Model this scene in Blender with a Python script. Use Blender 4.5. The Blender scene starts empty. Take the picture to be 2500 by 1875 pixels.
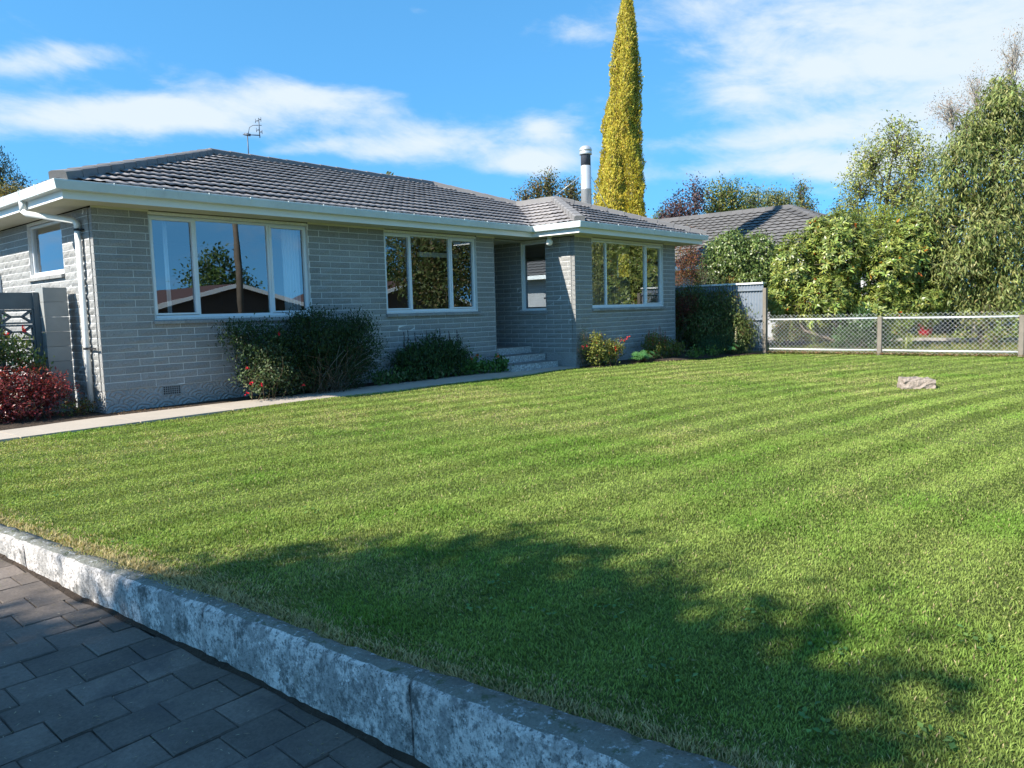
import bpy, math, random
import numpy as np
from mathutils import Vector, Matrix

random.seed(7)
rng = np.random.default_rng(11)
scene = bpy.context.scene
C = scene.collection
R = math.radians

# ------------------------------------------------------------------ camera
CAM = np.array([-4.0209, -10.7034, 1.2206])
FPX, PITCH, ROLL, YAW = 1870.08, -0.0960, -0.0272, 0.8501
_cy, _sy, _cp, _sp = math.cos(YAW), math.sin(YAW), math.cos(PITCH), math.sin(PITCH)
FWD = np.array([_sy*_cp, _cy*_cp, _sp])
_r0 = np.array([_cy, -_sy, 0.0])
_u0 = np.cross(_r0, FWD)
_c, _s = math.cos(ROLL), math.sin(ROLL)
RIGHT = _c*_r0 + _s*_u0
UP = -_s*_r0 + _c*_u0
cam_d = bpy.data.cameras.new('camera')
cam_d.sensor_width = 36.0
cam_d.lens = 36.0*FPX/2500.0
cam_d.clip_start = 0.05
cam_d.clip_end = 2000.0
cam = bpy.data.objects.new('camera', cam_d)
C.objects.link(cam)
cam.matrix_world = Matrix((
    (RIGHT[0], UP[0], -FWD[0], CAM[0]),
    (RIGHT[1], UP[1], -FWD[1], CAM[1]),
    (RIGHT[2], UP[2], -FWD[2], CAM[2]),
    (0, 0, 0, 1)))
scene.camera = cam


def ray(u, v):
    """direction (per metre of depth) of a pixel of the 2500 px photograph"""
    return FWD + RIGHT*(u-1250)/FPX - UP*(v-937.5)/FPX


def at(u, v, t):
    return CAM + ray(u, v)*t


def on(u, v, axis, val):
    d = ray(u, v)
    return CAM + d*(val-CAM[axis])/d[axis]


# ------------------------------------------------------------------ light
TO_SUN = Vector((-1.0, 0.25, 0.82)).normalized()
SUN_EL = math.asin(TO_SUN.z)
SUN_AZ = math.atan2(TO_SUN.x, TO_SUN.y)
sun_d = bpy.data.lights.new('sun', 'SUN')
sun_d.energy = 5.0
sun_d.angle = R(0.6)
sun_d.color = (1.0, 0.94, 0.83)
sun = bpy.data.objects.new('sun', sun_d)
C.objects.link(sun)
sun.location = (-30, 8, 25)
sun.rotation_euler = TO_SUN.to_track_quat('Z', 'Y').to_euler()

vs = scene.view_settings
vs.view_transform = 'Standard'
vs.look = 'None'
vs.gamma = 1.0
vs.use_curve_mapping = False
vs.exposure = 1.05

world = bpy.data.worlds.new('World')
scene.world = world
world.use_nodes = True
wn, wl = world.node_tree.nodes, world.node_tree.links
wn.clear()
SKY_STRENGTH = 0.085
SKY_TINT = (0.78, 1.55, 1.72, 1)


def wmath(op, a, b=None, c=None, clamp=False):
    n = wn.new('ShaderNodeMath')
    n.operation = op
    n.use_clamp = clamp
    for i, x in enumerate((a, b, c)):
        if x is None:
            continue
        if isinstance(x, (int, float)):
            n.inputs[i].default_value = x
        else:
            wl.new(x, n.inputs[i])
    return n.outputs[0]


def build_world():
    out = wn.new('ShaderNodeOutputWorld')
    bg = wn.new('ShaderNodeBackground')
    bg.inputs['Strength'].default_value = SKY_STRENGTH
    sky = wn.new('ShaderNodeTexSky')
    sky.sky_type = 'NISHITA'
    sky.sun_disc = False
    sky.sun_elevation = SUN_EL
    sky.sun_rotation = SUN_AZ
    sky.altitude = 50
    sky.air_density = 1.0
    sky.dust_density = 0.1
    sky.ozone_density = 3.0
    tc = wn.new('ShaderNodeTexCoord')
    sep = wn.new('ShaderNodeSeparateXYZ')
    wl.new(tc.outputs['Generated'], sep.inputs[0])
    x, y, z = sep.outputs
    # very clear dry air: the deep blue of the upper sky reaches down close to the horizon, all the way round
    hi = wn.new('ShaderNodeCombineXYZ')
    wl.new(x, hi.inputs[0])
    wl.new(y, hi.inputs[1])
    wl.new(wmath('MULTIPLY_ADD', wmath('MAXIMUM', z, 0.0), 0.75, 0.26), hi.inputs[2])
    nrm = wn.new('ShaderNodeVectorMath')
    nrm.operation = 'NORMALIZE'
    wl.new(hi.outputs[0], nrm.inputs[0])
    wl.new(nrm.outputs[0], sky.inputs['Vector'])
    tint = wn.new('ShaderNodeMixRGB')
    tint.blend_type = 'MULTIPLY'
    tint.inputs[0].default_value = 1.0
    wl.new(sky.outputs[0], tint.inputs[1])
    tint.inputs[2].default_value = SKY_TINT
    az = wmath('ARCTAN2', x, y)
    el = wmath('ARCSINE', z)
    # clouds: streaky noise stretched along the horizon, gathered into banks
    comb = wn.new('ShaderNodeCombineXYZ')
    wl.new(wmath('MULTIPLY', az, 1.0), comb.inputs[0])
    wl.new(wmath('MULTIPLY_ADD', az, 0.25, wmath('MULTIPLY', el, 2.6)), comb.inputs[1])

    def noise(scale, detail, rough, dist, w):
        n = wn.new('ShaderNodeTexNoise')
        n.noise_dimensions = '4D'
        n.inputs['Scale'].default_value = scale
        n.inputs['Detail'].default_value = detail
        n.inputs['Roughness'].default_value = rough
        n.inputs['Distortion'].default_value = dist
        n.inputs['W'].default_value = w
        wl.new(comb.outputs[0], n.inputs['Vector'])
        return n.outputs[0]
    n1 = noise(7.5, 8, 0.60, 0.35, 1.3)
    n2 = noise(1.7, 3, 0.5, 0.2, 4.1)
    n3 = noise(17.0, 5, 0.6, 0.6, 7.7)

    banks = [  # (u, v, half width px, half height px, weight, slope)
        (200, 285, 330, 42, 0.60, -0.16), (480, 290, 180, 38, 0.50, 0.02), (760, 245, 190, 44, 0.72, 0.14), (930, 225, 80, 34, 0.34, 0.0), (1060, 345, 150, 46, 0.74, -0.02),
        (110, 150, 150, 30, 0.58, -0.24), (1325, 315, 85, 48, 0.80, 0.0), (1300, 398, 110, 26, 0.78, -0.05),
        (2150, 60, 560, 100, 0.34, 0.03), (2300, 230, 330, 95, 0.34, 0.06), (1800, 418, 330, 30, 0.52, 0.0), (2150, 400, 160, 50, 0.26, 0.0), (1950, 190, 340, 34, 0.30, 0.0),
        (1450, 70, 330, 40, 0.36, -0.06), (1060, 20, 190, 26, 0.32, -0.14), (1840, 340, 170, 22, 0.36, 0.0), (720, 365, 110, 14, 0.30, -0.15), (640, 10, 300, 22, 0.12, 0.0), (880, 370, 90, 20, 0.3, 0.0), (640, 100, 560, 230, -0.34, 0.0), (1200, 180, 330, 170, -0.26, 0.0), (150, 420, 420, 70, -0.2, 0.0), (1300, 500, 420, 70, -0.2, 0.0)]
    tot = None
    for (u, v, a, b, wgt, sl) in banks:
        d = ray(u, v)
        d = d/np.linalg.norm(d)
        a0 = math.atan2(d[0], d[1])
        e0 = math.asin(d[2])
        k = 1/FPX
        da = wmath('SUBTRACT', az, a0)
        de = wmath('SUBTRACT', el, e0)
        de = wmath('MULTIPLY_ADD', da, sl, de)
        qa = wmath('POWER', wmath('ABSOLUTE', wmath('MULTIPLY', da, math.cos(e0)/(a*k))), 2.0)
        qe = wmath('POWER', wmath('ABSOLUTE', wmath('MULTIPLY', de, 1/(b*k))), 2.0)
        g = wmath('MULTIPLY', wmath('EXPONENT', wmath('MULTIPLY', wmath('ADD', qa, qe), -0.8)), wgt)
        tot = g if tot is None else wmath('ADD', tot, g)
    m = wmath('ADD', wmath('MULTIPLY', wmath('SUBTRACT', n1, 0.5), 1.45), wmath('MULTIPLY', wmath('SUBTRACT', n2, 0.5), 0.55))
    m = wmath('ADD', m, wmath('MULTIPLY', wmath('SUBTRACT', n3, 0.5), 0.28))
    m = wmath('ADD', wmath('ADD', m, 0.17), tot)  # extra cloud cover all round the sky, added to brighten the shade
    mr = wn.new('ShaderNodeMapRange')
    mr.interpolation_type = 'SMOOTHSTEP'
    wl.new(m, mr.inputs[0])
    mr.inputs[1].default_value = 0.12
    mr.inputs[2].default_value = 0.78
    mask = wmath('MULTIPLY', mr.outputs[0], 0.92)
    mix = wn.new('ShaderNodeMixRGB')
    wl.new(mask, mix.inputs[0])
    wl.new(tint.outputs[0], mix.inputs[1])
    cw = 0.46/SKY_STRENGTH
    mix.inputs[2].default_value = (cw*0.90, cw*1.0, cw*1.06, 1)
    wl.new(mix.outputs[0], bg.inputs[0])
    wl.new(bg.outputs[0], out.inputs[0])


build_world()

# ------------------------------------------------------------------ materials
MATS = {}


def nd(nt, typ, **kw):
    n = nt.nodes.new(typ)
    for k, v in kw.items():
        setattr(n, k, v)
    return n


def mat(name, col, rough=0.8, var=None, bump=None, objrand=0.0, spots=None, spec=0.3, metal=0.0, var2=None):
    """col base colour; var=(scale, amount) broad mottling; var2 a second finer one; spots=(scale, threshold, colour, width);
    bump=(scale, strength, distance); objrand = brightness spread between objects"""
    if name in MATS:
        return MATS[name]
    m = bpy.data.materials.new(name)
    MATS[name] = m
    m.use_nodes = True
    nt = m.node_tree
    L = nt.links
    b = nt.nodes['Principled BSDF']
    b.inputs['Roughness'].default_value = rough
    b.inputs['Metallic'].default_value = metal
    b.inputs['Specular IOR Level'].default_value = spec
    tc = nd(nt, 'ShaderNodeNewGeometry')
    pos = tc.outputs['Position']
    rgb = nd(nt, 'ShaderNodeRGB')
    rgb.outputs[0].default_value = (*col, 1)
    cur = rgb.outputs[0]

    def scaled(cur, fac_out):
        mx = nd(nt, 'ShaderNodeMixRGB', blend_type='MULTIPLY')
        mx.inputs[0].default_value = 1
        L.new(cur, mx.inputs[1])
        cc = nd(nt, 'ShaderNodeCombineColor')
        for i in range(3):
            L.new(fac_out, cc.inputs[i])
        L.new(cc.outputs[0], mx.inputs[2])
        return mx.outputs[0]
    for vv in (var, var2):
        if vv:
            n = nd(nt, 'ShaderNodeTexNoise')
            n.inputs['Scale'].default_value = vv[0]
            n.inputs['Detail'].default_value = 5
            n.inputs['Roughness'].default_value = 0.6
            L.new(pos, n.inputs['Vector'])
            mr = nd(nt, 'ShaderNodeMapRange')
            L.new(n.outputs[0], mr.inputs[0])
            mr.inputs[1].default_value = 0.25
            mr.inputs[2].default_value = 0.75
            mr.inputs[3].default_value = 1-vv[1]
            mr.inputs[4].default_value = 1+vv[1]
            cur = scaled(cur, mr.outputs[0])
    if objrand:
        oi = nd(nt, 'ShaderNodeObjectInfo')
        mr = nd(nt, 'ShaderNodeMapRange')
        L.new(oi.outputs['Random'], mr.inputs[0])
        mr.inputs[3].default_value = 1-objrand
        mr.inputs[4].default_value = 1+objrand
        cur = scaled(cur, mr.outputs[0])
    for sp in (spots or []):
        n = nd(nt, 'ShaderNodeTexNoise')
        n.inputs['Scale'].default_value = sp[0]
        n.inputs['Detail'].default_value = 6
        n.inputs['Roughness'].default_value = 0.72
        if len(sp) > 4:
            st_ = nd(nt, 'ShaderNodeVectorMath', operation='MULTIPLY')
            L.new(pos, st_.inputs[0])
            st_.inputs[1].default_value = (1, 1, sp[4])
            L.new(st_.outputs[0], n.inputs['Vector'])
        else:
            L.new(pos, n.inputs['Vector'])
        mr = nd(nt, 'ShaderNodeMapRange')
        L.new(n.outputs[0], mr.inputs[0])
        mr.inputs[1].default_value = sp[1]
        mr.inputs[2].default_value = sp[1]+sp[3]
        mx = nd(nt, 'ShaderNodeMixRGB')
        L.new(mr.outputs[0], mx.inputs[0])
        L.new(cur, mx.inputs[1])
        mx.inputs[2].default_value = (*sp[2], 1)
        cur = mx.outputs[0]
    L.new(cur, b.inputs['Base Color'])
    if bump:
        n = nd(nt, 'ShaderNodeTexNoise')
        n.inputs['Scale'].default_value = bump[0]
        n.inputs['Detail'].default_value = 6
        n.inputs['Roughness'].default_value = 0.65
        L.new(pos, n.inputs['Vector'])
        bp = nd(nt, 'ShaderNodeBump')
        bp.inputs['Strength'].default_value = bump[1]
        bp.inputs['Distance'].default_value = bump[2] if len(bump) > 2 else 0.01
        L.new(n.outputs[0], bp.inputs['Height'])
        L.new(bp.outputs[0], b.inputs['Normal'])
    return m


def leaf_mat(name, trans=0.35, rough=0.45, spec=0.35):
    """colour comes from the leaf itself (colour attribute Col), part of the light passes through"""
    if name in MATS:
        return MATS[name]
    m = bpy.data.materials.new(name)
    MATS[name] = m
    m.use_nodes = True
    nt = m.node_tree
    L = nt.links
    b = nt.nodes['Principled BSDF']
    out = nt.nodes['Material Output']
    b.inputs['Roughness'].default_value = rough
    b.inputs['Specular IOR Level'].default_value = spec
    a = nd(nt, 'ShaderNodeAttribute')
    a.attribute_name = 'Col'
    L.new(a.outputs['Color'], b.inputs['Base Color'])
    if trans > 0:
        t = nd(nt, 'ShaderNodeBsdfTranslucent')
        mx = nd(nt, 'ShaderNodeMixRGB', blend_type='MULTIPLY')
        mx.inputs[0].default_value = 1
        L.new(a.outputs['Color'], mx.inputs[1])
        mx.inputs[2].default_value = (1.25, 1.2, 0.6, 1)
        L.new(mx.outputs[0], t.inputs['Color'])
        s = nd(nt, 'ShaderNodeMixShader')
        s.inputs[0].default_value = trans
        L.new(b.outputs[0], s.inputs[1])
        L.new(t.outputs[0], s.inputs[2])
        L.new(s.outputs[0], out.inputs['Surface'])
    return m


def glass_mat():
    m = bpy.data.materials.new('window_glass')
    m.use_nodes = True
    nt = m.node_tree
    nt.nodes.remove(nt.nodes['Principled BSDF'])
    out = nt.nodes['Material Output']
    tr = nd(nt, 'ShaderNodeBsdfTransparent')
    tr.inputs[0].default_value = (0.80, 0.84, 0.86, 1)
    gl = nd(nt, 'ShaderNodeBsdfGlossy')
    gl.inputs['Roughness'].default_value = 0.0
    gl.inputs['Color'].default_value = (0.92, 0.96, 1.0, 1)
    # pane waviness, very slight
    tc = nd(nt, 'ShaderNodeNewGeometry')
    n = nd(nt, 'ShaderNodeTexNoise')
    n.inputs['Scale'].default_value = 1.6
    n.inputs['Detail'].default_value = 1
    nt.links.new(tc.outputs['Position'], n.inputs['Vector'])
    bp = nd(nt, 'ShaderNodeBump')
    bp.inputs['Strength'].default_value = 0.035
    bp.inputs['Distance'].default_value = 0.02
    nt.links.new(n.outputs[0], bp.inputs['Height'])
    nt.links.new(bp.outputs[0], gl.inputs['Normal'])
    mx = nd(nt, 'ShaderNodeMixShader')
    dot = nd(nt, 'ShaderNodeVectorMath', operation='DOT_PRODUCT')
    nt.links.new(tc.outputs['Normal'], dot.inputs[0])
    nt.links.new(tc.outputs['Incoming'], dot.inputs[1])
    ab = nd(nt, 'ShaderNodeMath', operation='ABSOLUTE')
    nt.links.new(dot.outputs['Value'], ab.inputs[0])
    om = nd(nt, 'ShaderNodeMath', operation='SUBTRACT')
    om.inputs[0].default_value = 1.0
    nt.links.new(ab.outputs[0], om.inputs[1])
    pw = nd(nt, 'ShaderNodeMath', operation='POWER')
    nt.links.new(om.outputs[0], pw.inputs[0])
    pw.inputs[1].default_value = 5.0
    fr = nd(nt, 'ShaderNodeMath', operation='MULTIPLY_ADD')
    nt.links.new(pw.outputs[0], fr.inputs[0])
    fr.inputs[1].default_value = 0.76
    fr.inputs[2].default_value = 0.24
    nt.links.new(fr.outputs[0], mx.inputs[0])
    nt.links.new(tr.outputs[0], mx.inputs[1])
    nt.links.new(gl.outputs[0], mx.inputs[2])
    nt.links.new(mx.outputs[0], out.inputs['Surface'])
    return m


M_BRICK = mat('grey_split_brick', (0.30, 0.298, 0.29), 0.9, var=(1.6, 0.14), var2=(55, 0.26), objrand=0.11, bump=(80, 1.0, 0.014),
              spots=[(60, 0.575, (0.12, 0.118, 0.115), 0.10), (2.2, 0.62, (0.21, 0.205, 0.19), 0.15)])
M_MORTAR = mat('pale_mortar', (0.66, 0.655, 0.64), 0.95, var=(30, 0.15))
M_PLASTER = None
M_WHITE = mat('white_paint', (0.78, 0.78, 0.76), 0.5, var=(3, 0.03), spots=[(9, 0.70, (0.55, 0.54, 0.50), 0.2)])
M_SOFFIT = mat('cream_soffit', (0.55, 0.53, 0.43), 0.7, var=(4, 0.06))
M_GUTTER = mat('weathered_white_gutter', (0.58, 0.63, 0.63), 0.45, var=(2.5, 0.10), var2=(12, 0.05), spots=[(14, 0.60, (0.38, 0.43, 0.40), 0.25, 0.2), (5, 0.64, (0.42, 0.46, 0.42), 0.2)])
M_ALU = mat('white_aluminium', (0.70, 0.73, 0.76), 0.35, spec=0.5)
M_TILE = mat('grey_concrete_tile', (0.265, 0.245, 0.24), 0.88, var=(1.3, 0.07), var2=(90, 0.18), objrand=0.06, bump=(140, 0.4, 0.006),
             spots=[(9, 0.70, (0.40, 0.38, 0.33), 0.15)])
M_CAP = mat('ridge_cap_concrete', (0.20, 0.19, 0.185), 0.88, var=(3, 0.1), var2=(80, 0.15), objrand=0.06, bump=(120, 0.4, 0.006),
            spots=[(16, 0.67, (0.33, 0.32, 0.22), 0.12)])
M_STEEL = mat('flue_steel', (0.62, 0.62, 0.60), 0.38, metal=0.6, var=(3, 0.05))
M_DARKMETAL = mat('sooted_metal', (0.07, 0.075, 0.09), 0.6, spots=[(30, 0.66, (0.5, 0.5, 0.5), 0.06)])
M_ANT = mat('antenna_metal', (0.10, 0.12, 0.15), 0.5, metal=0.3)
M_DARK = mat('dark_plastic', (0.02, 0.02, 0.022), 0.6)
M_AGG = mat('exposed_aggregate', (0.30, 0.30, 0.29), 0.85, bump=(160, 1.0, 0.01),
            spots=[(42, 0.50, (0.70, 0.70, 0.68), 0.05), (55, 0.56, (0.05, 0.055, 0.065), 0.04)])
M_TREAD = mat('step_tread', (0.20, 0.19, 0.18), 0.85, var=(10, 0.2), bump=(120, 0.5))
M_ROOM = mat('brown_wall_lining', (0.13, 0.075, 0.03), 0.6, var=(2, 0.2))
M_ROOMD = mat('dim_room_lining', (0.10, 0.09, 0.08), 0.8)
M_CURT = mat('white_curtain', (0.75, 0.76, 0.76), 0.9)
M_GLASS = glass_mat()
M_GLOBE = mat('opal_glass', (0.82, 0.82, 0.80), 0.25, spec=0.5)
M_BLOCK = mat('grey_concrete_block', (0.26, 0.27, 0.265), 0.9, var=(3, 0.12), objrand=0.06, bump=(90, 0.5, 0.006))
M_BLOCKD = mat('painted_screen_block', (0.13, 0.145, 0.155), 0.85, var=(4, 0.15), bump=(90, 0.4, 0.006))
M_PATH = mat('path_concrete', (0.40, 0.345, 0.285), 0.9, var=(1.2, 0.12), var2=(40, 0.10), bump=(70, 0.35, 0.006), objrand=0.05,
             spots=[(5, 0.64, (0.27, 0.235, 0.20), 0.2)])
M_SOIL = mat('garden_soil', (0.055, 0.038, 0.026), 0.95, var=(8, 0.4), bump=(25, 1.0, 0.05), spots=[(45, 0.63, (0.22, 0.15, 0.09), 0.08)])
M_TURF = mat('turf_soil', (0.11, 0.145, 0.028), 0.95, var=(2.2, 0.28), var2=(40, 0.4), bump=(60, 1.0, 0.03))
M_GROUND = mat('rough_grass_ground', (0.085, 0.105, 0.03), 0.95, var=(0.6, 0.3), var2=(14, 0.35), bump=(20, 0.8, 0.05), spots=[(3, 0.62, (0.20, 0.17, 0.08), 0.15)])
M_PAVER = mat('worn_brown_paver', (0.142, 0.116, 0.098), 0.85, var=(2.2, 0.38), var2=(70, 0.25), objrand=0.17, bump=(110, 0.6, 0.006),
              spots=[(75, 0.66, (0.34, 0.30, 0.27), 0.06), (3.1, 0.54, (0.085, 0.072, 0.068), 0.18), (9, 0.60, (0.07, 0.06, 0.055), 0.2)])
M_PAVBASE = mat('dark_joint_sand', (0.075, 0.063, 0.054), 0.95, var=(20, 0.3))
M_KERB = mat('lichened_kerb', (0.70, 0.63, 0.58), 0.92, var=(4, 0.12), var2=(80, 0.20), bump=(70, 1.0, 0.012), objrand=0.05,
             spots=[(5, 0.46, (0.36, 0.335, 0.31), 0.10, 0.8), (34, 0.48, (0.22, 0.21, 0.20), 0.14, 0.8), (9, 0.535, (0.13, 0.125, 0.115), 0.10, 0.6), (80, 0.53, (0.10, 0.096, 0.09), 0.12, 0.8),
                    (4.2, 0.60, (0.10, 0.10, 0.06), 0.15, 0.5), (11, 0.62, (0.74, 0.69, 0.65), 0.02, 0.9), (48, 0.62, (0.72, 0.69, 0.66), 0.05)])
M_KERBTOP = mat('mossy_kerb_top', (0.20, 0.195, 0.165), 0.95, var=(7, 0.2), var2=(70, 0.25), bump=(60, 1.0, 0.02),
                spots=[(16, 0.54, (0.10, 0.11, 0.06), 0.1), (40, 0.56, (0.62, 0.63, 0.64), 0.12), (70, 0.60, (0.08, 0.08, 0.07), 0.08)])
M_BARK = mat('tree_bark', (0.13, 0.105, 0.08), 0.95, var=(6, 0.25), bump=(30, 1.0, 0.03))
M_PALEBARK = mat('pale_bark', (0.34, 0.31, 0.27), 0.9, var=(7, 0.3), bump=(30, 0.8, 0.02))
M_STEM = mat('plant_stem', (0.10, 0.07, 0.04), 0.9, var=(9, 0.2))
M_ZINC = mat('galvanised_iron', (0.21, 0.24, 0.28), 0.55, metal=0.35, var=(1.4, 0.10), spec=0.4, objrand=0.03)
M_WIRE = mat('galvanised_wire', (0.62, 0.63, 0.62), 0.5, metal=0.2)
M_POST = mat('weathered_post', (0.19, 0.165, 0.135), 0.9, var=(7, 0.2), bump=(50, 0.8, 0.01), spots=[(25, 0.64, (0.40, 0.38, 0.30), 0.1)])
M_STONE = mat('pale_field_stone', (0.36, 0.29, 0.24), 0.9, var=(9, 0.2), bump=(26, 1.0, 0.05), spots=[(14, 0.60, (0.17, 0.13, 0.11), 0.1), (18, 0.64, (0.60, 0.55, 0.49), 0.1)])
M_RED = mat('red_plastic', (0.50, 0.012, 0.03), 0.4, spec=0.5)
M_BLUECAR = mat('blue_car_paint', (0.02, 0.07, 0.20), 0.25, spec=0.6)
M_TYRE = mat('tyre_rubber', (0.02, 0.02, 0.02), 0.8)
M_CARGLASS = mat('car_glass', (0.015, 0.02, 0.025), 0.08, spec=0.8)
M_ASPHALT = mat('asphalt', (0.055, 0.055, 0.056), 0.9, var=(0.8, 0.1), var2=(60, 0.2), bump=(80, 0.5))
M_CONC = mat('pale_concrete', (0.27, 0.25, 0.225), 0.9, var=(2, 0.15), bump=(50, 0.4))
M_NTILE = mat('neighbour_tile', (0.125, 0.12, 0.12), 0.9, var=(0.8, 0.10), var2=(50, 0.15), objrand=0.10, bump=(90, 0.4, 0.01),
              spots=[(0.9, 0.62, (0.26, 0.16, 0.11), 0.15)])
M_NWALL = mat('neighbour_wall', (0.33, 0.335, 0.35), 0.8, var=(2, 0.06))
M_RTILE = mat('red_brown_tile', (0.085, 0.050, 0.045), 0.85, var=(1, 0.15), var2=(30, 0.15))
M_BRWALL = mat('brown_brick_wall', (0.13, 0.07, 0.05), 0.85, var=(3, 0.2), bump=(30, 0.5))
M_TIMBER = mat('pole_timber', (0.16, 0.13, 0.10), 0.9, var=(4, 0.2))
M_LEAF = leaf_mat('leaf', 0.33, 0.5, 0.3)
M_GLOSSLEAF = leaf_mat('glossy_leaf', 0.24, 0.36, 0.45)
M_GRASS = leaf_mat('grass_blade', 0.32, 0.75, 0.10)
M_PETAL = leaf_mat('petal', 0.3, 0.6, 0.2)


def plaster_mat():
    """trowelled plaster: rows of overlapping scallop arcs, as relief"""
    m = mat('scalloped_plaster', (0.33, 0.325, 0.315), 0.92, var=(3, 0.12), var2=(30, 0.12), spots=[(5, 0.66, (0.20, 0.19, 0.175), 0.2)])
    nt = m.node_tree
    L = nt.links
    g = nd(nt, 'ShaderNodeNewGeometry')
    s = nd(nt, 'ShaderNodeSeparateXYZ')
    L.new(g.outputs['Position'], s.inputs[0])

    def mm(op, a, b=None, c=None):
        n = nd(nt, 'ShaderNodeMath', operation=op)
        for i, x in enumerate((a, b, c)):
            if x is None:
                continue
            if isinstance(x, (int, float)):
                n.inputs[i].default_value = x
            else:
                L.new(x, n.inputs[i])
        return n.outputs[0]
    h = mm('ADD', s.outputs[0], mm('MULTIPLY', s.outputs[1], -1.0))
    row = mm('FLOOR', mm('DIVIDE', s.outputs[2], 0.11))
    hx = mm('SUBTRACT', mm('FRACT', mm('ADD', mm('DIVIDE', h, 0.32), mm('MULTIPLY', row, 0.5))), 0.5)
    hz = mm('FRACT', mm('DIVIDE', s.outputs[2], 0.11))
    n = nd(nt, 'ShaderNodeTexNoise')
    n.inputs['Scale'].default_value = 22
    n.inputs['Detail'].default_value = 4
    L.new(g.outputs['Position'], n.inputs['Vector'])
    d = mm('SQRT', mm('ADD', mm('POWER', mm('MULTIPLY', hx, 1.9), 2.0), mm('POWER', mm('MULTIPLY', hz, 0.9), 2.0)))
    d = mm('ADD', d, mm('MULTIPLY', n.outputs[0], 0.35))
    w = mm('POWER', mm('ABSOLUTE', mm('SINE', mm('MULTIPLY', d, 9.0))), 3.0)
    hgt = mm('ADD', w, mm('MULTIPLY', n.outputs[0], 0.9))
    bp = nd(nt, 'ShaderNodeBump')
    bp.inputs['Strength'].default_value = 1.0
    bp.inputs['Distance'].default_value = 0.012
    L.new(hgt, bp.inputs['Height'])
    L.new(bp.outputs[0], nt.nodes['Principled BSDF'].inputs['Normal'])
    return m


M_PLASTER = plaster_mat()


# ------------------------------------------------------------------ mesh helpers
def link(o, parent=None):
    C.objects.link(o)
    if parent is not None:
        o.parent = parent
        o.matrix_parent_inverse = PINV[parent.name]
    return o


PINV = {}


def reg(o, M):
    """remember the inverse world matrix of an object that will carry children"""
    PINV[o.name] = M.inverted()


def np_mesh(name, verts, faces, mats, cols=None, smooth=False, midx=None):
    """verts (n,3); faces (m,k) one face size; cols (n,3) or None"""
    me = bpy.data.meshes.new(name)
    verts = np.asarray(verts, np.float32)
    faces = np.asarray(faces, np.int32)
    m, k = faces.shape
    me.vertices.add(len(verts))
    me.vertices.foreach_set('co', verts.ravel())
    me.loops.add(m*k)
    me.loops.foreach_set('vertex_index', faces.ravel())
    me.polygons.add(m)
    me.polygons.foreach_set('loop_start', np.arange(0, m*k, k, dtype=np.int32))
    me.polygons.foreach_set('loop_total', np.full(m, k, np.int32))
    if smooth:
        me.polygons.foreach_set('use_smooth', np.ones(m, bool))
    for mt in (mats if isinstance(mats, (list, tuple)) else [mats]):
        me.materials.append(mt)
    if midx is not None:
        me.polygons.foreach_set('material_index', np.asarray(midx, np.int32))
    me.update(calc_edges=True)
    if cols is not None:
        a = me.color_attributes.new('Col', 'FLOAT_COLOR', 'POINT')
        c4 = np.ones((len(verts), 4), np.float32)
        c4[:, :3] = cols
        a.data.foreach_set('color', c4.ravel())
    return me


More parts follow.
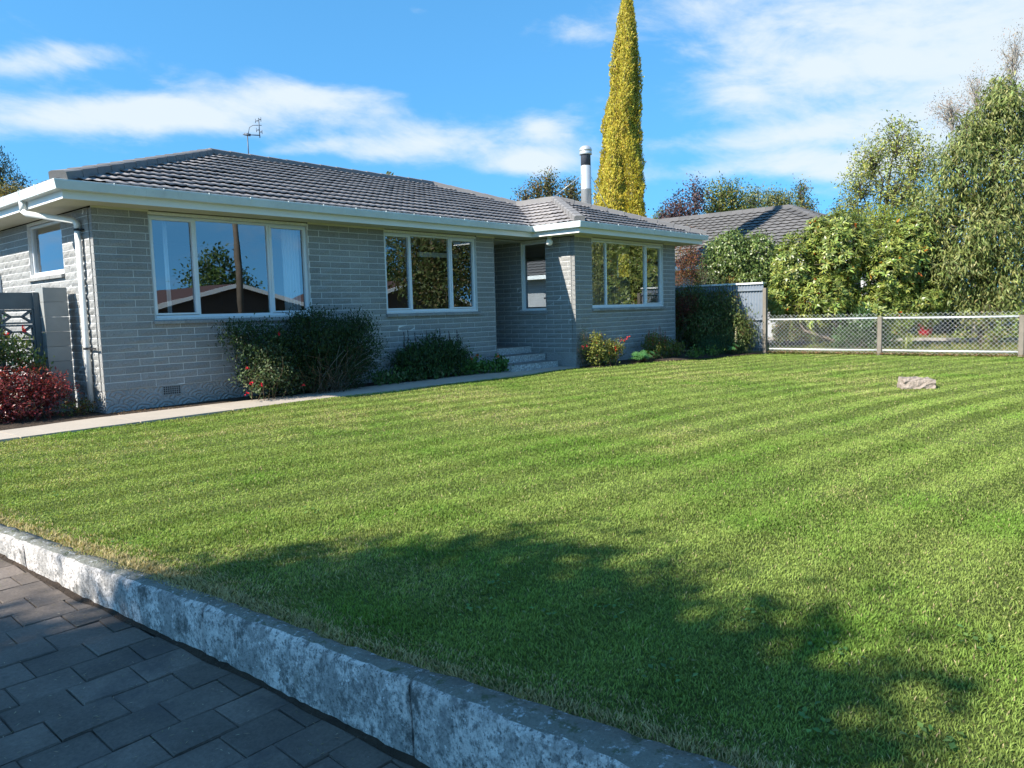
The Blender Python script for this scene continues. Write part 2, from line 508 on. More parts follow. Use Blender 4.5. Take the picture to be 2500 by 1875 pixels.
class MB:
    """collects simple solids; build() links them as ONE object, coordinates in world space"""

    def __init__(self):
        self.v, self.f, self.sm, self.mi = [], [], [], []
        self.m = 0

    def add(self, vs_, fs, smooth=False):
        b = len(self.v)
        self.v += [tuple(float(q) for q in x) for x in vs_]
        for f in fs:
            self.f.append(tuple(i+b for i in f))
            self.sm.append(smooth)
            self.mi.append(self.m)
        return self

    def box(self, x0, y0, z0, x1, y1, z1):
        x0, x1 = min(x0, x1), max(x0, x1)
        y0, y1 = min(y0, y1), max(y0, y1)
        z0, z1 = min(z0, z1), max(z0, z1)
        vs_ = [(x0, y0, z0), (x1, y0, z0), (x1, y1, z0), (x0, y1, z0), (x0, y0, z1), (x1, y0, z1), (x1, y1, z1), (x0, y1, z1)]
        return self.add(vs_, [(0, 3, 2, 1), (4, 5, 6, 7), (0, 1, 5, 4), (1, 2, 6, 5), (2, 3, 7, 6), (3, 0, 4, 7)])

    def prism(self, prof, p0, p1, side, up):
        """profile [(a,b)] swept from p0 to p1; a along side, b along up"""
        p0, p1, side, up = map(np.array, (p0, p1, side, up))
        n = len(prof)
        vs_ = [p0+side*a+up*b for a, b in prof] + [p1+side*a+up*b for a, b in prof]
        fs = [(i, (i+1) % n, n+(i+1) % n, n+i) for i in range(n)] + [tuple(range(n-1, -1, -1)), tuple(range(n, 2*n))]
        return self.add(vs_, fs)

    def tube(self, pts, rad, n=6, smooth=True, cap=True):
        pts = [np.array(p, float) for p in pts]
        rad = [rad]*len(pts) if isinstance(rad, (int, float)) else list(rad)
        vs_ = []
        for i, p in enumerate(pts):
            d = pts[min(i+1, len(pts)-1)]-pts[max(i-1, 0)]
            d = d/(np.linalg.norm(d)+1e-9)
            a = np.cross(d, (0, 0, 1) if abs(d[2]) < 0.9 else (1, 0, 0))
            a /= np.linalg.norm(a)
            b = np.cross(d, a)
            for k in range(n):
                t = 2*math.pi*k/n
                vs_.append(p+(a*math.cos(t)+b*math.sin(t))*rad[i])
        fs = []
        for i in range(len(pts)-1):
            for k in range(n):
                fs.append((i*n+k, i*n+(k+1) % n, (i+1)*n+(k+1) % n, (i+1)*n+k))
        self.add(vs_, fs, smooth)
        if cap:
            b = len(self.v)-len(vs_)
            for ring in (range(n-1, -1, -1), range((len(pts)-1)*n, len(pts)*n)):
                self.f.append(tuple(b+i for i in ring))
                self.sm.append(False)
                self.mi.append(self.m)
        return self

    def lathe(self, c, prof, n=16, smooth=True):
        c = np.array(c, float)
        vs_ = []
        for r, z in prof:
            for k in range(n):
                t = 2*math.pi*k/n
                vs_.append(c+np.array([r*math.cos(t), r*math.sin(t), z]))
        fs = []
        for i in range(len(prof)-1):
            for k in range(n):
                fs.append((i*n+k, i*n+(k+1) % n, (i+1)*n+(k+1) % n, (i+1)*n+k))
        fs.append(tuple(range(n-1, -1, -1)))
        fs.append(tuple(range((len(prof)-1)*n, len(prof)*n)))
        return self.add(vs_, fs, smooth)

    def mesh(self, name, mats):
        me = bpy.data.meshes.new(name)
        me.from_pydata(self.v, [], self.f)
        for mt in (mats if isinstance(mats, (list, tuple)) else [mats]):
            me.materials.append(mt)
        me.polygons.foreach_set('use_smooth', self.sm)
        me.polygons.foreach_set('material_index', self.mi)
        me.update()
        return me

    def build(self, name, mats, parent=None, **props):
        o = bpy.data.objects.new(name, self.mesh(name, mats))
        link(o, parent)
        for k, v in props.items():
            o[k] = v
        reg(o, Matrix.Identity(4))
        return o


def thing(name, label, cat, loc, group=None):
    o = bpy.data.objects.new(name, None)
    o.empty_display_size = 0.2
    C.objects.link(o)
    o.location = loc
    o['label'] = label
    o['category'] = cat
    if group:
        o['group'] = group
    reg(o, Matrix.Translation(Vector(loc)))
    return o


def meshobj(name, me, parent=None, **props):
    o = bpy.data.objects.new(name, me)
    link(o, parent)
    for k, v in props.items():
        o[k] = v
    reg(o, Matrix.Identity(4))
    return o


def placed(name, me, parent, M):
    """an object with its own placement M (world), sharing mesh data"""
    o = bpy.data.objects.new(name, me)
    C.objects.link(o)
    o.parent = parent
    o.matrix_parent_inverse = PINV[parent.name]
    o.matrix_basis = M
    return o


def clip_poly(face, poly):
    """Sutherland-Hodgman in plan: face list of 3D points, poly convex CCW list of (x, y)"""
    out = list(face)
    n = len(poly)
    for i in range(n):
        ax, ay = poly[i]
        bx, by = poly[(i+1) % n]
        ex, ey = bx-ax, by-ay
        res = []
        m = len(out)
        for j in range(m):
            p, q = out[j], out[(j+1) % m]
            sp = ex*(p[1]-ay)-ey*(p[0]-ax)
            sq = ex*(q[1]-ay)-ey*(q[0]-ax)
            if sp >= 0:
                res.append(p)
            if (sp >= 0) != (sq >= 0):
                t = sp/(sp-sq)
                res.append(p+(q-p)*t)
        out = res
        if len(out) < 3:
            return []
    return out


def inside(p, poly, eps=1e-6):
    n = len(poly)
    for i in range(n):
        ax, ay = poly[i]
        bx, by = poly[(i+1) % n]
        if (bx-ax)*(p[1]-ay)-(by-ay)*(p[0]-ax) < -eps:
            return False
    return True


# ------------------------------------------------------------------ foliage helpers
def unit(a):
    return a/(np.linalg.norm(a, axis=-1, keepdims=True)+1e-9)


def leaf_mesh(name, P, D, N, L, W, col, mats, droop=0.25, fold=0.25, midpos=0.45):
    """one folded four-triangle leaf per point: P base, D direction, N face normal, L/W sizes, col colours"""
    n = len(P)
    D = unit(D)
    S = unit(np.cross(D, N))
    N = unit(np.cross(S, D))
    L = np.broadcast_to(np.asarray(L, float), (n,))[:, None]
    W = np.broadcast_to(np.asarray(W, float), (n,))[:, None]
    mid = P + D*L*midpos
    l = mid + S*W*0.5 + N*W*fold*0.5
    r = mid - S*W*0.5 + N*W*fold*0.5
    tip = P + D*L - N*L*droop
    mid = mid + N*L*0.03
    V = np.stack([P, l, mid, r, tip], 1).reshape(-1, 3)
    b = np.arange(n)[:, None, None]*5
    F = (np.array([[0, 2, 1], [0, 3, 2], [1, 2, 4], [2, 3, 4]])[None]+b).reshape(-1, 3)
    cols = np.repeat(col, 5, axis=0)
    return np_mesh(name, V, F, mats, cols)


def palette(n, cols, weights, jitter=0.18):
    cols = np.array(cols, float)
    w = np.array(weights, float)
    idx = rng.choice(len(cols), n, p=w/w.sum())
    c = cols[idx]
    c = c*(1+jitter*rng.standard_normal((n, 1)))
    c = c*(1+0.06*rng.standard_normal((n, 3)))
    return np.clip(c, 0.003, 0.9)


def blob_points(blobs, n, shell=0.55):
    """points in a union of ellipsoids (centre, radii), biased to the outside; returns points and outward normals"""
    vol = np.array([b[1][0]*b[1][1]*b[1][2] for b in blobs])**0.67
    idx = rng.choice(len(blobs), n, p=vol/vol.sum())
    cen = np.array([b[0] for b in blobs], float)[idx]
    rad = np.array([b[1] for b in blobs], float)[idx]
    d = unit(rng.standard_normal((n, 3)))
    rr = shell + (1-shell)*rng.random((n, 1))**0.6
    p = cen + d*rad*rr
    return p, unit(d/rad)


def limb(a, b, sag=0.08, k=4, wob=0.05):
    a, b = np.array(a, float), np.array(b, float)
    L = np.linalg.norm(b-a)
    pts = []
    for i in range(k+1):
        t = i/k
        p = a+(b-a)*t
        p = p+rng.normal(0, wob*L*math.sin(math.pi*t), 3)
        p[2] += sag*L*math.sin(math.pi*t)
        pts.append(p)
    return pts


def plant(name, label, cat, base, blobs, nclump, per, leafL, leafW, cols, wts, trunk_r=0.05, stems=1, bark=None, leafm=None, sigma=0.2,
          shell=0.5, style='random', droop=0.25, twigs=60, group=None, trunkname='trunk', crownname='crown', jitter=0.2, twig_r=0.008, zmin=0.02, clumptint=0.16,
          extra=None):
    """trunk or stems, limbs to each part of the crown, twigs to leaf clumps, and the leaves in clumps"""
    base = np.array(base, float)
    t = thing(name, label, cat, tuple(base), group)
    bark = bark or M_BARK
    leafm = leafm or M_LEAF
    cp, cn = blob_points(blobs, nclump, shell)
    keep = cp[:, 2] > base[2]+zmin
    cp, cn = cp[keep], cn[keep]
    nclump = len(cp)
    # wood
    mb = MB()
    cen = np.mean([np.array(b[0]) for b in blobs], axis=0)
    tops = [np.array(b[0], float) for b in blobs]
    if stems == 1:
        fork = base+(cen-base)*0.45
        fork[:2] = base[:2]+(cen[:2]-base[:2])*0.3
        pts = limb(base-np.array([0, 0, 0.1]), fork, 0, 4, 0.02)
        mb.tube(pts, list(np.linspace(trunk_r*1.25, trunk_r*0.8, len(pts))), 9)
        for q in tops:
            pts = limb(fork, q, 0.05, 4, 0.05)
            mb.tube(pts, list(np.linspace(trunk_r*0.55, trunk_r*0.14, len(pts))), 6)
    else:
        for q in tops:
            for _ in range(max(1, stems//len(tops))):
                b0 = base+np.array([rng.normal(0, 0.10), rng.normal(0, 0.10), -0.05])
                pts = limb(b0, q+rng.normal(0, 0.15, 3), 0.05, 4, 0.06)
                mb.tube(pts, list(np.linspace(trunk_r, trunk_r*0.3, len(pts))), 5)
    for i in rng.choice(nclump, min(twigs, nclump), replace=False):
        q = tops[int(np.argmin([np.linalg.norm(cp[i]-x) for x in tops]))]
        pts = limb(q+(base-q)*0.12*rng.random(), cp[i], 0.06, 3, 0.06)
        mb.tube(pts, list(np.linspace(max(trunk_r*0.16, twig_r), twig_r*0.5, len(pts))), 4, cap=False)
    mb.build(trunkname, bark, t)
    # leaves
    n = nclump*per
    ci = np.repeat(np.arange(nclump), per)
    if style == 'whorl':
        axis = unit(cn+np.array([0, 0, 0.5])+0.35*rng.standard_normal((nclump, 3)))
        ax = axis[ci]
        ref = unit(np.cross(ax, unit(rng.standard_normal((nclump, 3)))[ci]))
        ref2 = np.cross(ax, ref)
        ang = (np.tile(np.arange(per), nclump)/per*2*math.pi*1.0 + rng.normal(0, 0.2, n))[:, None]
        D = unit(ref*np.cos(ang)+ref2*np.sin(ang)+ax*(0.35+0.35*rng.random((n, 1))))
        N = ax
        P = cp[ci]+D*0.01+ax*rng.normal(0, 0.015, (n, 1))
    else:
        off = rng.standard_normal((n, 3))*sigma
        P = cp[ci]+off
        if style == 'droop':
            D = unit(unit(rng.standard_normal((n, 3)))*0.65+np.array([0, 0, -0.75])+cn[ci]*0.35)
            N = unit(cn[ci]+np.array([0, 0, 0.5])+0.5*rng.standard_normal((n, 3)))
        elif style == 'up':
            D = unit(unit(rng.standard_normal((n, 3)))*0.7+np.array([0, 0, 0.8])+cn[ci]*0.4)
            N = unit(cn[ci]+0.6*rng.standard_normal((n, 3)))
        else:
            D = unit(unit(rng.standard_normal((n, 3)))+cn[ci]*0.5)
            N = unit(cn[ci]+np.array([0, 0, 0.6])+0.6*rng.standard_normal((n, 3)))
    ctint = (1+clumptint*rng.standard_normal((nclump, 1)))[ci]
    col = np.clip(palette(n, cols, wts, jitter)*ctint, 0.003, 0.9)
    Ls = leafL*(0.7+0.6*rng.random(n))
    Ws = leafW*(0.75+0.5*rng.random(n))
    zz = P[:, 2] > base[2]+0.005
    me = leaf_mesh(crownname, P[zz], D[zz], N[zz], Ls[zz], Ws[zz], col[zz], leafm, droop)
    meshobj(crownname, me, t, kind='stuff')
    if extra:
        extra(t, cp, cn)
    return t


def blobs_px(lst, t, squash=0.8):
    """crown parts given where the photo shows them (u, v, half width px, half height px[, depth]) -> world ellipsoids at depth t"""
    out = []
    for b in lst:
        d = b[4] if len(b) > 4 else t
        c = at(b[0], b[1], d)
        rx, rz = b[2]*d/FPX, b[3]*d/FPX
        out.append((c, (rx, rx*squash, rz)))
    return out


def vnoise(x, y, s, seed):
    r = np.random.default_rng(seed)
    G = r.random((64, 64))
    u, v = x/s, y/s
    i, j = np.floor(u).astype(int), np.floor(v).astype(int)
    fu, fv = u-i, v-j
    fu, fv = fu*fu*(3-2*fu), fv*fv*(3-2*fv)
    g = lambda a, b: G[a % 64, b % 64]
    return (g(i, j)*(1-fu)+g(i+1, j)*fu)*(1-fv)+(g(i, j+1)*(1-fu)+g(i+1, j+1)*fu)*fv


# ------------------------------------------------------------------ ground
def kx(y):          # inner line of the kerb along the drive
    return np.interp(y, [-13.5, -9.8, -9.18, -8.47, -7.57, -6.7, -5.4, -1.0, 4], [-2.12, -2.26, -2.33, -2.425, -2.486, -2.565, -2.68, -3.02, -3.2])


def ko(y):          # outer face of the kerb
    return np.interp(y, [-13.5, -9.63, -9.37, -8.83, -8.38, -7.6, -6.63, -5.57, -1.0, 4], [-2.22, -2.398, -2.414, -2.439, -2.471, -2.538, -2.643, -2.726, -3.06, -3.3])


def drive_z(y):
    return -0.12-0.043*(-5.4-np.asarray(y, float))


def ground_z(x, y):
    x, y = np.asarray(x, float), np.asarray(y, float)
    s = np.clip((-13.0-y)/5.0, 0, 1)
    s = s*s*(3-2*s)
    e = np.clip((x-24.5)/4.5, 0, 1)*np.clip((-5.2-y)/3.0, 0, 1)
    e = e*e*(3-2*e)
    dr = np.where(x < -2.1, np.clip(0.12+0.043*(-5.4-y), 0, 0.4)+0.05, 0)
    return -0.07-0.62*np.maximum(s, e)-np.where(s > 0, np.minimum(dr, 0.0), dr)*(1-s)


def build_ground():
    xs = np.concatenate([[-600, -200, -80, -40, -25], np.arange(-16, 46, 1.0), [55, 70, 100, 200, 600]])
    ys = np.concatenate([[-600, -200, -90, -60, -45, -35], np.arange(-30, 30, 1.0), [40, 60, 100, 200, 600]])
    xs = np.unique(np.concatenate([xs, [-2.25, -2.05]]))
    X, Y = np.meshgrid(xs, ys, indexing='ij')
    Z = ground_z(X, Y)
    V = np.stack([X, Y, Z], -1).reshape(-1, 3)
    ny = len(ys)
    i, j = np.meshgrid(np.arange(len(xs)-1), np.arange(ny-1), indexing='ij')
    a = (i*ny+j).ravel()
    F = np.stack([a, a+ny, a+ny+1, a+1], 1)
    meshobj('ground', np_mesh('ground', V, F, M_GROUND, smooth=True), None, kind='structure')
    # lawn
    ys = np.arange(-13.2, -0.25, 0.2)
    ss = np.linspace(0, 1, 70)
    Y, S = np.meshgrid(ys, ss, indexing='ij')
    X = kx(Y)-0.02+(14.42-kx(Y)+0.02)*S
    Z = lawn_z(X, Y)-0.012
    V = np.stack([X, Y, Z], -1).reshape(-1, 3)
    n = len(ss)
    i, j = np.meshgrid(np.arange(len(ys)-1), np.arange(n-1), indexing='ij')
    a = (i*n+j).ravel()
    F = np.stack([a, a+1, a+n+1, a+n], 1)
    meshobj('lawn', np_mesh('lawn', V, F, M_TURF, smooth=True), None, kind='structure')


def lawn_z(x, y):
    return 0.010*np.sin(x*0.9+y*0.5)+0.008*np.sin(x*2.1-y*1.7+1)


build_ground()

STRIPE = np.array([math.cos(R(-11)), math.sin(R(-11))])
BED = [(8.86, -1.62), (10.86, -2.08), (12.96, -2.78), (14.4, -2.98)]


def lawn_edge(x):   # northern edge of the grass
    return np.interp(x, [-3, -1.6, -0.35, 0.92, 2.7, 8.0, 8.86, 10.86, 12.96, 14.4], [-1.45, -1.40, -1.36, -1.30, -1.27, -1.36, -1.62, -2.08, -2.78, -2.98])


def build_grass():
    # blade density falls with the distance from the lens, blades get wider to keep the turf closed
    P = []
    bands = [(0, 3.2, 23000), (3.2, 5.0, 16000), (5.0, 7.5, 8500), (7.5, 11, 4400), (11, 15, 2400), (15, 23, 1300)]
    for (r0, r1, dens) in bands:
        n = int(dens*17.4*12.2)
        x = -3.0+17.4*rng.random(n)
        y = -13.2+12.2*rng.random(n)
        d = np.hypot(x-CAM[0], y-CAM[1])
        # only where the lens (with a margin to either side) can see it
        a = np.arctan2(x-CAM[0], y-CAM[1])-YAW
        k = (d >= r0) & (d < r1) & (x > kx(y)-0.012) & (y < lawn_edge(x)+0.02) & (x < 14.38) & (np.abs(a) < R(52))
        if r1 > 14:
            k &= True
        P.append(np.stack([x[k], y[k], d[k]], 1))
    P = np.concatenate(P)
    # keep the stone clear of blades
    x, y, d = P.T
    n = len(x)
    print('grass blades', n)
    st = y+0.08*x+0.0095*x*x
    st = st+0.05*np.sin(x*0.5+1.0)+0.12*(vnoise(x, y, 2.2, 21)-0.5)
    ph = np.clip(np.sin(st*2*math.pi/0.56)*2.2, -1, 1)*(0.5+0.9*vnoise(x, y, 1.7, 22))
    patch = vnoise(x, y, 0.9, 3)*0.6+vnoise(x, y, 0.28, 4)*0.4
    dry = vnoise(x+50, y+9, 1.5, 5)*0.6+vnoise(x, y, 0.35, 6)*0.4
    tuft = vnoise(x, y, 0.035, 8)*0.6+vnoise(x, y, 0.09, 9)*0.4
    h = (0.0105+0.009*rng.random(n))*(0.75+0.45*patch)*(0.65+0.7*tuft)
    edge = lawn_edge(x)-y
    kd = x-kx(y)
    h *= np.where(edge < 0.10, 1.5, 1.0)*np.where(kd < 0.13, 1.7, 1.0)
    wd = np.interp(d, [0, 2, 4, 8, 14, 22], [0.0032, 0.0036, 0.0046, 0.0075, 0.012, 0.017])*(0.7+0.6*rng.random(n))
    h *= np.interp(d, [0, 6, 12, 22], [1.0, 1.0, 1.05, 1.15])
    az = rng.random(n)*2*math.pi
    lean = 0.20+0.60*rng.random(n)
    sl = np.interp(d, [2, 9], [0.15, 0.62])
    dx = np.cos(az)*lean+STRIPE[0]*ph*sl
    dy = np.sin(az)*lean+STRIPE[1]*ph*sl
    D = unit(np.stack([dx, dy, np.ones(n)*0.95], 1))
    S = unit(np.stack([-np.sin(az), np.cos(az), np.zeros(n)], 1)+0.3*rng.standard_normal((n, 3)))
    B = np.stack([x, y, lawn_z(x, y)-0.012], 1)
    mid = B+D*h[:, None]*0.55
    D2 = unit(D+np.stack([np.cos(az)*0.6, np.sin(az)*0.6, np.zeros(n)-0.2], 1)*(0.3+0.9*rng.random((n, 1))))
    tip = mid+D2*h[:, None]*0.6
    w = (wd/2)[:, None]
    V = np.stack([B-S*w, B+S*w, mid-S*w*0.85, mid+S*w*0.85, tip], 1).reshape(-1, 3)
    b = np.arange(n)[:, None, None]*5
    F = (np.array([[0, 1, 3], [0, 3, 2], [2, 3, 4]])[None]+b).reshape(-1, 3)
    g = np.array([0.245, 0.318, 0.076])*np.ones((n, 1))
    yel = np.array([0.335, 0.375, 0.105])
    dk = np.array([0.160, 0.265, 0.045])
    straw = np.array([0.44, 0.36, 0.19])
    k = np.clip((patch-0.45)*2.6, 0, 1)[:, None]
    g = g*(1-k)+dk*k
    k = np.clip((dry-0.52)*2.6, 0, 0.7)[:, None]
    g = g*(1-k)+yel*k
    g = g*(1+0.17*ph[:, None]*np.interp(d, [2, 6], [0.45, 0.95])[:, None])  # stripe light and shade from the blade lean, also painted into blade colour
    isd = rng.random(n) < (0.028+0.26*np.clip((dry-0.60)*4, 0, 1)+0.55*(kd < 0.14)+0.3*((kd < 0.25)))
    g[isd] = straw*(0.7+0.6*rng.random((isd.sum(), 1)))
    g = np.clip(g*(1+0.13*rng.standard_normal((n, 1)))*(0.82+0.36*tuft[:, None]), 0.01, 0.7)
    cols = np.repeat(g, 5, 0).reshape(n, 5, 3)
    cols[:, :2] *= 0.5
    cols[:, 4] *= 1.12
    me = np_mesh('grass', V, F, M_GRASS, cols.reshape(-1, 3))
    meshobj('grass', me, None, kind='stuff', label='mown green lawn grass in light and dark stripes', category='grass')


build_grass()


def build_weeds():
    # flat broad-leaved weeds in the turf near the lens
    spots = [(on(u, v, 2, 0.0)) for (u, v) in [(1640, 1640), (1990, 1770), (2060, 1600), (300, 1325), (480, 1180), (150, 1210), (1500, 1490), (1200, 1430), (2380, 1560), (1150, 1490),
                                               (1850, 1500), (2250, 1800), (760, 1250), (1330, 1500)]]
    P, D, N, L, W, col = [], [], [], [], [], []
    for s in spots:
        for k in range(11):
            c = s+np.array([rng.normal(0, 0.05), rng.normal(0, 0.05), 0.008])
            a = rng.random()*6.28
            P.append(c)
            D.append((math.cos(a), math.sin(a), 0.35))
            N.append((0.2*rng.standard_normal(), 0.2*rng.standard_normal(), 1))
            L.append(0.018+0.012*rng.random())
            W.append(0.014+0.006*rng.random())
    n = len(P)
    col = palette(n, [(0.10, 0.20, 0.05), (0.16, 0.26, 0.06)], [2, 1])
    me = leaf_mesh('clover_patch', np.array(P), np.array(D), np.array(N), np.array(L), np.array(W), col, M_LEAF, 0.1, 0.2)
    meshobj('clover_patch', me, None, kind='stuff', label='small flat clover leaves growing in the lawn', category='clover')


build_weeds()


# ---- driveway of pavers
def build_drive():
    V = []
    ys = np.arange(-16.0, 6.1, 0.5)
    for y in ys:
        z = float(drive_z(y))-0.011
        V += [(-7.5, y, z), (float(kx(y))-0.05, y, z)]
    F = [(2*i, 2*i+1, 2*i+3, 2*i+2) for i in range(len(ys)-1)]
    dr = meshobj('driveway', np_mesh('driveway', V, F, M_PAVBASE), None, kind='structure')
    PL, PWD, G = 0.236, 0.187, 0.0045
    meshes = []
    for k in range(6):
        mb = MB()
        hx, hy, hz = (PL-G)/2, (PWD-G)/2, 0.05
        b = 0.005
        j = lambda s: rng.normal(0, s)
        top = [(-hx+b+j(.003), -hy+b+j(.003), j(.002)), (hx-b+j(.003), -hy+b+j(.003), j(.002)), (hx-b+j(.003), hy-b+j(.003), j(.002)), (-hx+b+j(.003), hy-b+j(.003), j(.002))]
        midl = [(-hx, -hy, -b), (hx, -hy, -b), (hx, hy, -b), (-hx, hy, -b)]
        low = [(x, y, -hz) for x, y, _ in midl]
        mb.add(top+midl+low, [(0, 1, 2, 3), (4, 5, 1, 0), (5, 6, 2, 1), (6, 7, 3, 2), (7, 4, 0, 3), (8, 9, 5, 4), (9, 10, 6, 5), (10, 11, 7, 6), (11, 8, 4, 7)])
        meshes.append(mb.mesh('paver', M_PAVER))
    slope = math.atan(0.043)
    rest = MB()
    cnt = 0
    row = 0
    y = -11.2
    while y < 2.0:
        off = (0.0, 0.115, 0.02, 0.16)[row % 4]
        x1 = -2.40
        xk = float(ko(y+PWD/2))-0.008
        x = -3.19+off-PL*14
        while x < xk:
            if x > -7.2:
                cx, cy = x+PL/2, y+PWD/2
                cz = float(drive_z(cy))+rng.normal(0, 0.002)
                near = (-3.9 < cx) and (-9.9 < cy < -4.6)
                M = Matrix.Translation((cx, cy, cz)) @ Matrix.Rotation(slope, 4, 'X') @ Matrix.Rotation(rng.normal(0, 0.008), 4, 'Z') @ Matrix.Rotation(rng.normal(0, 0.002), 4, 'Y')
                full = cx+PL/2 <= xk+0.02
                if near and full and cnt < 300:
                    placed('paver', meshes[rng.integers(6)], dr, M)
                    cnt += 1
                else:
                    xe = min(cx+PL/2-G/2, xk+0.02)
                    a = cx-PL/2+G/2
                    if xe-a > 0.03:
                        z0, z1 = float(drive_z(y+G/2)), float(drive_z(y+PWD-G/2))
                        b = len(rest.v)
                        rest.add([(a, y+G/2, z0), (xe, y+G/2, z0), (xe, y+PWD-G/2, z1), (a, y+PWD-G/2, z1),
                                  (a, y+G/2, z0-.03), (xe, y+G/2, z0-.03), (xe, y+PWD-G/2, z1-.03), (a, y+PWD-G/2, z1-.03)],
                                 [(0, 1, 2, 3), (4, 5, 1, 0), (5, 6, 2, 1), (6, 7, 3, 2), (7, 4, 0, 3)])
            x += PL
        y += PWD
        row += 1
    rest.build('outer_pavers', M_PAVER, dr, kind='stuff')
    print('pavers', cnt)
    # dirt and moss gathered along the foot of the kerb
    V = []
    ys2 = np.arange(-12.0, 0.0, 0.04)
    for yq in ys2:
        xo = float(ko(yq))
        w_ = 0.012+0.030*float(vnoise(np.array([yq+40.0]), np.array([3.0]), 0.22, 41)[0])**1.5
        z_ = float(drive_z(yq))
        V += [(xo-w_, yq, z_+0.002), (xo-w_*0.4, yq, z_+0.006), (xo+0.006, yq, z_+0.014)]
    F = []
    for i in range(len(ys2)-1):
        F += [(3*i, 3*i+1, 3*i+4, 3*i+3), (3*i+1, 3*i+2, 3*i+5, 3*i+4)]
    meshobj('gutter_dirt', np_mesh('gutter_dirt', V, F, M_SOIL, smooth=True), dr, kind='stuff')
    # litter: pine needles and grass clippings on the pavers
    n = 900
    x = -3.9+1.4*rng.random(n)
    yy = -9.6+4.4*rng.random(n)
    k = x < ko(yy)-0.02
    x, yy = x[k], yy[k]
    n = len(x)
    a = rng.random(n)*6.28
    P = np.stack([x, yy, drive_z(yy)+0.004], 1)
    D = np.stack([np.cos(a), np.sin(a), 0.1*rng.random(n)], 1)
    me = leaf_mesh('clippings', P, D, np.tile([0, 0, 1.0], (n, 1)), 0.012+0.014*rng.random(n), 0.003, palette(n, [(0.30, 0.24, 0.15), (0.20, 0.20, 0.08), (0.4, 0.36, 0.28)], [2, 1, 1]), M_LEAF, 0.05, 0.1)
    meshobj('clippings', me, dr, kind='stuff')


build_drive()


def rough_box_strip(name, seg, mats, parent, n=26):
    """a kerb length between two stations: worn arris, slightly uneven faces"""
    (ya, yb) = seg
    ys = np.linspace(ya+0.004, yb-0.004, n)
    V, F, mi = [], [], []
    for i, y in enumerate(ys):
        xi = float(kx(y))+0.03
        xo = float(ko(y))-0.003
        zt = 0.012
        zb = float(drive_z(y))-0.06
        j = lambda s: rng.normal(0, s)
        chip = abs(rng.normal(0, 0.006))
        e = 0.012+chip
        end = i in (0, n-1)
        V += [(xi, y, zt-0.04), (xi, y, zt+j(.003)), ((xi+xo)/2, y, zt+0.003+j(.004)), (xo+e, y, zt-0.002-0.3*chip+j(.003)), (xo+j(.002), y, zt-e), (xo+j(.004), y, zt-0.5*(zt-zb)+j(.01)), (xo+0.006+j(.003), y, zb)]
    k = 7
    for i in range(n-1):
        for q in range(k-1):
            a = i*k+q
            F.append((a, a+1, a+k+1, a+k))
            mi.append(1 if q in (1, 2) else 0)
    for i in (0, n-1):
        pass
    mb = MB()
    mb.v = [tuple(map(float, v)) for v in V]
    mb.f = F
    mb.sm = [True]*len(F)
    mb.mi = mi
    for i in (0, n-1):
        ring = [i*k+q for q in range(k)]
        mb.f.append(tuple(ring if i else ring[::-1]))
        mb.sm.append(False)
        mb.mi.append(0)
    return mb.build(name, mats, parent)


kerb = thing('concrete_kerb', 'low whitewashed concrete kerb wall stained with lichen along the drive', 'kerb wall', (-2.45, -8.0, -0.2))
for seg in [(-14.0, -11.9), (-11.9, -10.3), (-10.3, -8.83), (-8.83, -7.62), (-7.62, -5.9), (-5.9, -4.2), (-4.2, -2.5), (-2.5, -0.6)]:
    rough_box_strip('kerb_block', seg, [M_KERB, M_KERBTOP], kerb)


